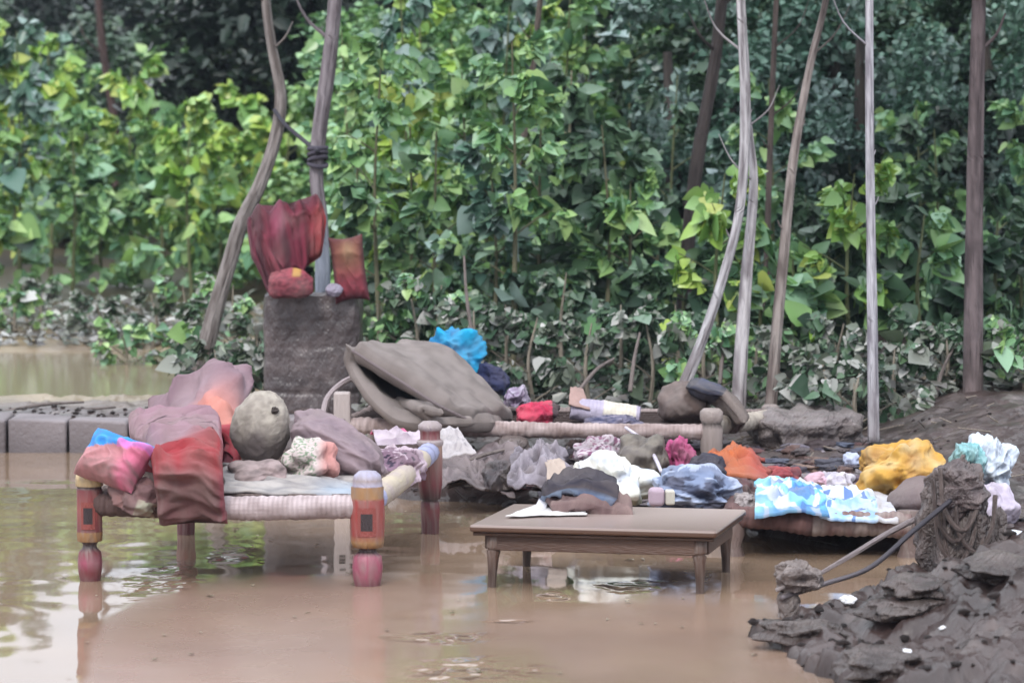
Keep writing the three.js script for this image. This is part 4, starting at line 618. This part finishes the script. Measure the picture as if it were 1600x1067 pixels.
item('pale_blue_sheet', 'pale blue and white sheet spread right along the sunken cot', 'sheet', drape([at(1284, 808, 12.24), at(1404, 814, 12.24), at(1394, 780, 12.95), at(1262, 762, 12.95)], { fold: .035, ff: 12, ax: [.7, 1.3], seed: 14, nu: 100, nv: 100, thick: .012, h: (u, v) => .03 * Math.sin(v * 2.8), col: (u, v, f) => { const n = fbm(u * 4, v * 5, 2, 3); return u > .75 ? mix(C('#a9a4a6'), C('#c9cbd4'), clamp(.5 + n * 2)) : n > .14 ? C('#6583b8') : v > .5 ? C('#cfd4da') : mix(C('#8eb4de'), C('#c7d8ec'), clamp(.5 + n * 3)); } }), cloth);
heap('white_rag', 'white and pink rag between maroon cloth and yellow cloth', 'cloth', [1258, 736, 1340, 768], 13.5, .13, { amp: .35, freq: 2.3, seed: 121, flat: .5, col: (x, y, z, f) => x < -.4 ? C('#d3aebf') : mix(C('#cdc8d2'), C('#9089a0'), clamp(1 - f)) });
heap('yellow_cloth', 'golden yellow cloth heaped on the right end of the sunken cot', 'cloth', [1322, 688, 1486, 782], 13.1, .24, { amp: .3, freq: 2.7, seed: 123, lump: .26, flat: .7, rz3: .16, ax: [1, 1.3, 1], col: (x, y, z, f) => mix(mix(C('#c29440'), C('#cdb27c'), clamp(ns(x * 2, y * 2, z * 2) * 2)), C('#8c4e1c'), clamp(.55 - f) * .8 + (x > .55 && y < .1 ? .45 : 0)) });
heap('brown_sack', 'smooth dark brown sack in front of the yellow cloth', 'sack', [1386, 744, 1486, 806], 12.6, .15, { amp: .06, freq: 1.6, seed: 125, lump: .08, pow: 2, flat: .85, rz3: .22, col: (x, y, z, f) => mix(C('#6a5a5a'), C('#40343a'), clamp(.5 - y * .6)) }, damp);
heap('teal_plastic', 'teal green plastic bag behind the brown sacks at the right', 'bag', [1486, 690, 1540, 746], 13.2, .12, { amp: .4, freq: 2.4, seed: 127, flat: .8, col: (x, y, z, f) => mix(C('#7fb2b8'), C('#215a58'), clamp(.7 - f + (y < -.2 ? .4 : 0))) }, plastic);
heap('pale_blue_plastic', 'pale blue white plastic sheeting piled at the right edge', 'plastic sheet', [1508, 678, 1590, 762], 13.4, .16, { amp: .42, freq: 2.3, seed: 129, flat: .8, col: (x, y, z, f) => mix(C('#cfdbe8'), C('#7b8ba8'), clamp(.8 - f)) }, plastic);
heap('white_bag', 'white lavender stuffed bag at the right edge of the heap', 'bag', [1510, 752, 1592, 828], 12.8, .16, { amp: .2, freq: 1.9, seed: 131, flat: .85, col: stain(C('#c2b9cb'), 9, .6, C('#94899a')) });
heap('white_strip', 'white strip of cloth lying on the mud at the right edge', 'cloth', [1556, 830, 1624, 852], 12.0, .12, { amp: .25, freq: 2, seed: 133, flat: .5, col: C('#cfd4dc') });
heap('blue_scrap', 'small blue white scrap on the bank above the yellow cloth', 'scrap', [1318, 706, 1346, 726], 14.2, .05, { amp: .3, seed: 134, flat: .6, col: C('#b4bcd6'), su: 40, sv: 26 });

/* ---------- wooden table ---------- */
{
  const s = 11.4, top = at(760, 818, 11.46).y, FLc = at(741, 818, 11.4), FRc = at(1146, 829, 11.2), w = (FRc.x - FLc.x) * .98, t = thing('low_table', 'low brown wooden table with tapered legs standing in the water', 'table', V((FLc.x + FRc.x) / 2 + .04, 0, -11.66));
  t.rotation.y = Math.atan2(-(FRc.z - FLc.z), w) * 1; const D = .72;
  const film = (x, y, z) => mix(C('#5c473f'), C('#a3948f'), clamp(.55 + 2.6 * fbm(x * 4, 3, z * 5, 5) - .8 * sst(.12, .2, fbm(x * 2.3 + 7, 9, z * 3, 4))));
  const tp = new RoundedBoxGeometry(w, .026, D, 3, .01); tint(tp, (x, y, z) => y > .005 ? film(x, y, z) : C('#4f382d'));
  const TT = mesh('tabletop', tp, plastic, t); TT.position.y = top - .012; TT.userData = {};
  const rim = mesh('moulding', rbox(w - .02, .012, D - .02, .005, C('#3d281f')), paint, t); rim.position.y = top - .032;
  const ap = (ww, dd, x, z) => { const m = mesh('apron', tint(new RoundedBoxGeometry(ww, .055, dd, 2, .004), (x, y, z) => mix(C('#402a22'), C('#5f483d'), clamp(.4 + 2 * fbm(x * 8, y * 20, z * 8, 3)))), paint, t); m.position.set(x, top - .0655, z); };
  ap(w - .14, .022, 0, D / 2 - .05); ap(w - .14, .022, 0, -D / 2 + .05); ap(.022, D - .16, -w / 2 + .05, 0); ap(.022, D - .16, w / 2 - .05, 0);
  for (const [x, z] of [[-1, 1], [1, 1], [1, -1], [-1, -1]]) { const H = top - .038 + .08, r = .027, m = mesh('leg', lathe([[0, 0], [.42, 0], [.5, .15], [.62, .5], [.8, .7], [.95, .78], [.7, .8], [.95, .82], [1, .84], [1, 1], [0, 1]].map(([a, h]) => [a * r, h * H, C(h > .6 ? '#4e372d' : '#3b2922')])), paint, t); m.position.set(x * (w / 2 - .065), -.08, z * (D / 2 - .06)); m.rotation.z = x < 0 && z > 0 ? -.05 : .02 * x; }
}
const tableTop = at(760, 818, 11.46).y;
{
  const P = (px, py) => { const ny = (CY - py) / FOCAL, fy = ny * Math.cos(PITCH) - Math.sin(PITCH), fz = Math.cos(PITCH) + ny * Math.sin(PITCH), d = (tableTop + .004 - EYE) / fy * fz; return at(px, py, d); };
  item('white_paper', 'white sheet of paper lying on the left of the table', 'paper', drape([P(792, 809), P(918, 806), P(912, 795), P(838, 791)], { fold: .008, ff: 6, thick: .004, seed: 2, h: () => .007, col: C('#dcdada') }), cloth);
  item('white_card', 'white card propped against the folded clothes on the table', 'card', drape([P(834, 797), P(853, 798), P(862, 790).setY(tableTop + .075), P(848, 790).setY(tableTop + .06)], { fold: .003, thick: .004, seed: 4, ragged: .02, nu: 10, nv: 10, col: C('#e0dfe6') }), cloth);
  const b = P(905, 797), mk = (name, label, o) => item(name, label, 'clothes', o, cloth);
  mk('brown_clothes', 'dark brown folded clothes lowest on the table', slab([V(b.x - .12, tableTop + .03, b.z), V(b.x - .02, tableTop + .045, b.z + .01), V(b.x + .09, tableTop + .035, b.z + .03), V(b.x + .19, tableTop + .014, b.z + .05)], V(.1, 0, 1), .24, .055, { wr: .03, wf: 22, seed: 5, wax: [.6, 2], wfn: q => lerp(1, .6, q), col: (t, sx, sy, f) => mix(C('#5c4548'), C('#8b7472'), clamp(f * .8)) }));
  mk('blue_grey_clothes', 'blue grey and black folded garment on top of the brown clothes on the table', slab([V(b.x - .14, tableTop + .05, b.z), V(b.x - .08, tableTop + .086, b.z), V(b.x + .0, tableTop + .1, b.z), V(b.x + .08, tableTop + .085, b.z + .01), V(b.x + .13, tableTop + .065, b.z + .02)], V(.1, 0, 1), .21, .035, { wr: .028, wf: 22, seed: 6, wax: [.6, 2], col: (t, sx, sy, f) => sy < -.1 ? mix(C('#8fa3bd'), C('#5f6f8c'), clamp(f)) : C('#2d2b38') }));
}

/* ---------- quilts and pillow on the pillar, rope between the trunks ---------- */
{
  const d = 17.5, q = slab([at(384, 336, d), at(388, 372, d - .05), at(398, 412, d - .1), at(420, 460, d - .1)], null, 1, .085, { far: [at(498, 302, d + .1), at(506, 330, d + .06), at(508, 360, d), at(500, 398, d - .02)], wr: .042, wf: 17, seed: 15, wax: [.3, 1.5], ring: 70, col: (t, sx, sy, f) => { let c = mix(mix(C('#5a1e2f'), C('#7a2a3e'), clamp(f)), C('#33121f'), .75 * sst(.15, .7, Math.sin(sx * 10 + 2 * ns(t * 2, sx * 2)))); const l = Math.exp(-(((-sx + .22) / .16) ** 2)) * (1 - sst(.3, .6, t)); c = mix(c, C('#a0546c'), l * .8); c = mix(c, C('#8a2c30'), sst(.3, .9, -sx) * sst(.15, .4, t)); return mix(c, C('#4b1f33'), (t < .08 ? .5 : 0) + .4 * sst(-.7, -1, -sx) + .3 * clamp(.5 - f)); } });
  item('maroon_quilt', 'maroon quilt hung up against the tied trunk above the pillar', 'quilt', q, cloth);
  heap('red_pillow', 'dusky red small pillow lying on the pillar top under the maroon quilt', 'pillow', [418, 418, 490, 466], 17.35, .1, { amp: .08, freq: 2, seed: 141, lump: .08, flat: .8, col: (x, y, z, f) => mix(mix(C('#94424f'), C('#672a38'), clamp(.6 - y * .5 + ns(x * 5, y * 5, z * 5))), C('#b8924c'), .85 * sst(.5, .7, y) * sst(.05, .2, x) * sst(.55, .4, x)) });
  const c = at(545, 420, 17.5), g = pillow(.19, .37, .13, { seed: 22, amp: .2, col: (a, b, s, f) => { let k = mix(mix(C('#7a4a40'), C('#7e3440'), sst(.2, -.5, b)), C('#4d2a2c'), clamp(1.3 * fbm(a * 2.5, b * 4, 3, 3))); k = mix(k, C('#9c7a60'), Math.exp(-(((a - .1) / .4) ** 2) - (((b - .55) / .35) ** 2))); return mix(k, C('#4a2430'), .6 * sst(.6, 1, Math.max(Math.abs(a), Math.abs(b))) + .2 * clamp(.5 - f)); } });
  g.rotateZ(.12); g.rotateX(-.1); g.translate(c.x, c.y, c.z); item('brown_pillow', 'rust brown upright pillow hanging over the right side of the pillar', 'pillow', g, cloth);
  heap('grey_stone', 'small pale violet stone on the pillar top beside the trunk', 'stone', [508, 442, 536, 464], 17.4, .05, { amp: .06, seed: 144, lump: .1, flat: .9, su: 40, sv: 28, col: C('#8f879a') }, mud);
  item('tied_rope', 'dark rope stretched between the leaning trunk and the tied trunk', 'rope', tube([at(428, 172, 18.45), at(445, 194, 18.35), at(470, 216, 18.25), at(496, 236, 18.0)], [.012, .012, .012, .014], { seg: 30, ring: 7, bump: .1, col: C('#3c3a44') }), cloth);
  { const o = at(496, 240, 18.08), t = thing('rope_knot', 'dark rope wound round the tied trunk at the knot', 'rope', o); for (let i = 0; i < 4; i++) { const m = mesh('turn', tint(new THREE.TorusGeometry(.05, .013, 7, 26), C('#4a4652')), cloth, t); m.rotation.set(Math.PI / 2 + R(-.25, .25), R(-.2, .2), 0); m.position.y = -.06 + i * .03; } }
}

/* ---------- right foreground: mud heap, stump, rods ---------- */
{
  const d = 11.45, b = at(1498, 900, d), t = thing('muddy_stump', 'dark stake swathed in mud-caked sacking and loops at the right', 'stake', V(b.x, b.y - .06, b.z));
  mesh('sacking', crumple({ rx: .12, ry: .21, rz: .12, amp: .34, freq: 2.2, ax: [1.6, .7, 1.6], seed: 151, flat: .95, lump: .22, col: (x, y, z, f) => mix(C('#332b2c'), C('#5a4e4d'), clamp(f - .2 + y * .2)) }).translate(-.02, .21, 0), mud, t);
  mesh('crown_wrap', crumple({ rx: .105, ry: .1, rz: .11, amp: .3, freq: 2.1, ax: [.7, 1.8, 1], seed: 153, flat: .9, lump: .2, col: (x, y, z, f) => mix(C('#3d3335'), C('#665858'), clamp(f - .2)) }).translate(-.01, .36, .02), mud, t);
  for (let i = 0; i < 5; i++) { const o = R(-.05, .05), y = .16 + i * .04; mesh('loop', tube([V(-.06 + o, y + .14, .1), V(-.04 + o, y - .02, .135), V(.02 + o, y - .08, .14), V(.07 + o, y, .125), V(.09 + o, y + .12, .08)], [.009, .009], { seg: 24, ring: 6, bump: .15, col: mix(MUD, MUDL, rnd()) }), mud, t); }
  mesh('side_post', crumple({ rx: .06, ry: .16, rz: .07, amp: .22, freq: 2, ax: [2, .6, 1], seed: 155, flat: .95, col: (x, y, z, f) => mix(C('#3a3131'), C('#584d4c'), clamp(f)) }).translate(.12, .13, -.02), mud, t);
  mesh('prong', tube([V(-.03, .3, .1), V(-.02, .42, .08), V(.01, .5, .04)], [.014, .012, .008], { seg: 12, ring: 6, col: C('#655653') }), mud, t);
}
item('iron_rod', 'long bent dark iron rod slanting from the stake down to the water', 'rod', tube([at(1486, 782, 11.3), at(1430, 828, 11.15), at(1358, 888, 10.95), at(1290, 912, 10.8), at(1222, 934, 10.65)], [.0095, .0095, .009, .009, .0095], { seg: 60, ring: 10, bump: .04, col: (q, a) => mix(C('#3a363c'), C('#7c7478'), clamp(q * 1.4 - .5)) }), iron);
item('thin_pole', 'thin muddy pole crossing behind the iron rod', 'pole', tube([at(1466, 795, 11.6), at(1390, 832, 11.5), at(1330, 868, 11.45), at(1276, 900, 11.4)], [.012, .011, .01, .008], { seg: 30, ring: 8, bump: .12, col: C('#83787a') }), mud);
{ const d = 10.7, b = at(1232, 985, d), t = thing('muddy_peg', 'short muddy peg under the low end of the iron rod', 'peg', V(b.x, b.y - .02, b.z)), s = d / FOCAL;
  mesh('post', crumple({ rx: 17 * s, ry: 36 * s, rz: .035, amp: .2, freq: 2, seed: 161, flat: 1, col: stain(C('#4c4341'), 3, .6, C('#7d726f')), su: 50, sv: 40 }).translate(0, 40 * s, 0), mud, t);
  mesh('clump', crumple({ rx: 34 * s, ry: 22 * s, rz: .06, amp: .4, freq: 2.4, seed: 163, flat: .9, col: stain(C('#544947'), 5, .8, C('#857a77')), su: 60, sv: 44 }).translate(14 * s, 92 * s, 0), mud, t);
  mesh('twig', tube([V(-20 * s, 74 * s, .02), V(-6 * s, 82 * s, .03), V(12 * s, 110 * s, .02)], [.008, .008, .006], { seg: 10, ring: 6, col: C('#8c8180') }), mud, t); }
const clod = (name, label, box, d0, rz, seed, dark = 0) => { const hp = hit((box[0] + box[2]) / 2, box[3] - 6), d = -hp.z + rz * .35; return heap(name, label, 'mud slab', box, d, rz, { amp: .1, freq: 2.0, rough: .2, seed, pow: 2.1, flat: .85, lump: .3, ax: [.9, 1.3, 1], col: (x, y, z, f) => mix(mix(C('#3f3331'), C('#271f1e'), clamp(1 - f + dark)), C('#5c504d'), clamp(y * .4 * f)) }, mud); };
clod('mud_slab', 'long broken mud slab jutting over the water at the heap tip', [1172, 966, 1330, 1004], 10.35, .12, 171);
clod('mud_slab', 'curled mud slab lying at the bottom of the mud heap', [1302, 1012, 1446, 1056], 9.85, .13, 173);
clod('mud_slab', 'dark mud slab on the slope below the swathed stake', [1330, 930, 1480, 968], 10.6, .14, 175, .2);
clod('mud_slab', 'broad mud slab high on the heap at the right edge', [1490, 862, 1640, 906], 10.7, .2, 177);
clod('mud_slab', 'ridged mud slab between swathed stake and white scraps', [1372, 900, 1500, 934], 11.05, .14, 179);
{ const scraps = [[1325, 942, 10.55, .028, 'largest white scrap, on the mud slope under the iron rod'], [1397, 966, 10.3, .022, 'white scrap on the dark mud slab'], [1417, 1021, 9.7, .014, 'tiny white scrap above the lower right mud'], [1412, 1046, 9.6, .011, 'tiny pale scrap beside the curled mud slab'], [1473, 983, 10.0, .01, 'faint grey scrap halfway up the mud heap']];
  for (const [px, py, d, r, w] of scraps) { const p = hit(px, py), g = crumple({ rx: r, ry: r * .6, rz: r, amp: .35, freq: 2, seed: px, flat: .6, col: C('#d9dade'), su: 24, sv: 16 }); g.translate(p.x, p.y + r * .3, p.z); item('paper_scrap', w, 'scrap', g, cloth, 'white scraps on the mud heap'); } }
{ // crumbs and clods of mud over heap and bank
  const base = [0, 1, 2].map(k => crumple({ rx: 1, ry: .7, rz: 1, amp: .35, freq: 2, seed: 200 + k, flat: .8, lump: .3, su: 12, sv: 8, col: [1, 1, 1] })), parts = [];
  for (let i = 0; i < 800; i++) { const near = i < 420, led = i > 560, d = led ? R(16.72, 17.5) : near ? R(8.6, 11.9) : R(12.8, 16.5), x = led ? R(-3.1, -1.1) : near ? heapEdge(d) + Math.pow(rnd(), 1.2) * 1.3 : R(-.5, 2.3), h = ground(x, d); if (h < .0) continue; const r = R(.004, near ? .014 : .012) * (.4 + rnd()), g = base[i % 3].clone(); tint(g, mix(mix(MUD, MUDD, rnd() * .6), MUDL, rnd() * .25)); g.rotateY(R(0, 6)); g.scale(r * R(.8, 1.6), r, r); g.translate(x, h + r * .3, -d); parts.push(g); }
  stuff(mesh('mud_crumbs', mergeGeometries(parts), mud));
}
{ // sodden scraps, straw and silted rags that nobody could count, between the things
  const base = [0, 1, 2, 3].map(k => crumple({ rx: 1, ry: .55, rz: .8, amp: .5, freq: 2.4, seed: 230 + k, flat: .6, lump: .35, su: 26, sv: 16, col: [1, 1, 1] })), parts = [], T = ['#3d3536', '#5a5052', '#7d7376', '#2e282b', '#6b5450', '#8f878c', '#4a4350', '#9d949c', '#57443f'].map(C);
  for (let i = 0; i < 620; i++) { const right = rnd() < .25, d = right ? R(11.9, 13.6) : R(13.4, 15.4), x = right ? R(.8, 2.1) : R(-.5, 1.7), h = ground(x, d); if (h < -.02) continue; const r = R(.01, .032) * (.5 + rnd()), g = base[i % 4].clone(); tint(g, T[Math.floor(rnd() * 9)]); g.rotateY(R(0, 6)); g.rotateZ(R(-.3, .3)); g.scale(r * R(.8, 1.5), r * R(.7, 1.3), r); g.translate(x, h + r * .25, -d); parts.push(g); }
  const U = ['#8a8496', '#5e6a84', '#7a4a4c', '#a39a9e', '#4e4247', '#94786c', '#6d5a70', '#b3aeb5'].map(C);
  for (let i = 0; i < 150; i++) { const d = R(13.2, 15.2), x = R(-.25, 1.75), h = ground(x, d); if (h < 0) continue; const r = R(.03, .07), g = base[i % 4].clone(); tint(g, mix(U[Math.floor(rnd() * 8)], MUD, .25 + .5 * rnd())); g.rotateY(R(0, 6)); g.scale(r * R(.9, 1.6), r * R(.35, .7), r); g.translate(x, h + r * .15, -d); parts.push(g); }
  for (let i = 0; i < 260; i++) { const d = R(12.4, 16.6), x = R(-.5, 2.3), h = ground(x, d); if (h < .0) continue; const a = R(0, 6.28), l = R(.04, .16), p = V(x, h + .012, -d), q = V(x + Math.cos(a) * l, h + R(.005, .05), -d + Math.sin(a) * l); parts.push(tube([p, p.clone().lerp(q, .5), q], [.004, .003], { seg: 3, ring: 4, bump: 0, col: C(rnd() < .5 ? '#8b7f74' : '#4d4440') })); }
  stuff(mesh('debris', mergeGeometries(parts), damp));
}
{ // straw and leaf bits afloat
  const L = new Leaves(); for (let i = 0; i < 170; i++) { const d = 9 + 5.5 * rnd(), x = R(-1.7, .9); if (x > heapEdge(d) - .1 || d > shoreD(x) - .1 || fbm(x * 2, d * 1.5, 4, 3) < .02) continue; const a = R(0, 6.28); L.add(V(x, .005, -d), V(Math.cos(a), 0, Math.sin(a)), V(0, 1, .02), R(.012, .045), R(.006, .02), mix(C('#6d5f4c'), C('#a59a86'), rnd())); }
  stuff(mesh('floating_litter', L.build(), damp));
}
{ // sticks and stalks in the debris
  const S = [[690, 742, 800, 700, 14.2, 'stick slanting beside the speckled sheet'], [700, 760, 770, 752, 14.0, 'short stick at the water edge behind the cots'], [905, 610, 960, 560, 16.4, 'bare twig rising behind the rear cot'], [985, 612, 1000, 520, 16.6, 'upright bare stalk behind the rear cot'], [1462, 632, 1490, 545, 16.1, 'leaning bare stalk left of the stout brown trunk'], [1125, 600, 1145, 520, 16.7, 'bare stalk between the two pale trunks'], [0, 645, 130, 628, 17.3, 'long stick lying on the ledge mud at the left'], [60, 650, 180, 636, 17.2, 'second stick lying on the ledge mud at the left'], [745, 560, 725, 400, 17.3, 'bare pale stalk above the turquoise cloth']];
  for (const [x0, y0, x1, y1, d, w] of S) { const a = at(x0, y0, d), b = at(x1, y1, d + .25), m = a.clone().lerp(b, .5).add(V(R(-.02, .02), R(0, .03), 0)); item('stick', `thin grey ${w}`, 'stick', tube([a, m, b], [.012, .01, .006], { seg: 16, ring: 6, bump: .1, col: C('#746a67') }), bark, 'bare sticks and stalks'); }
}
renderer.render(scene, camera);
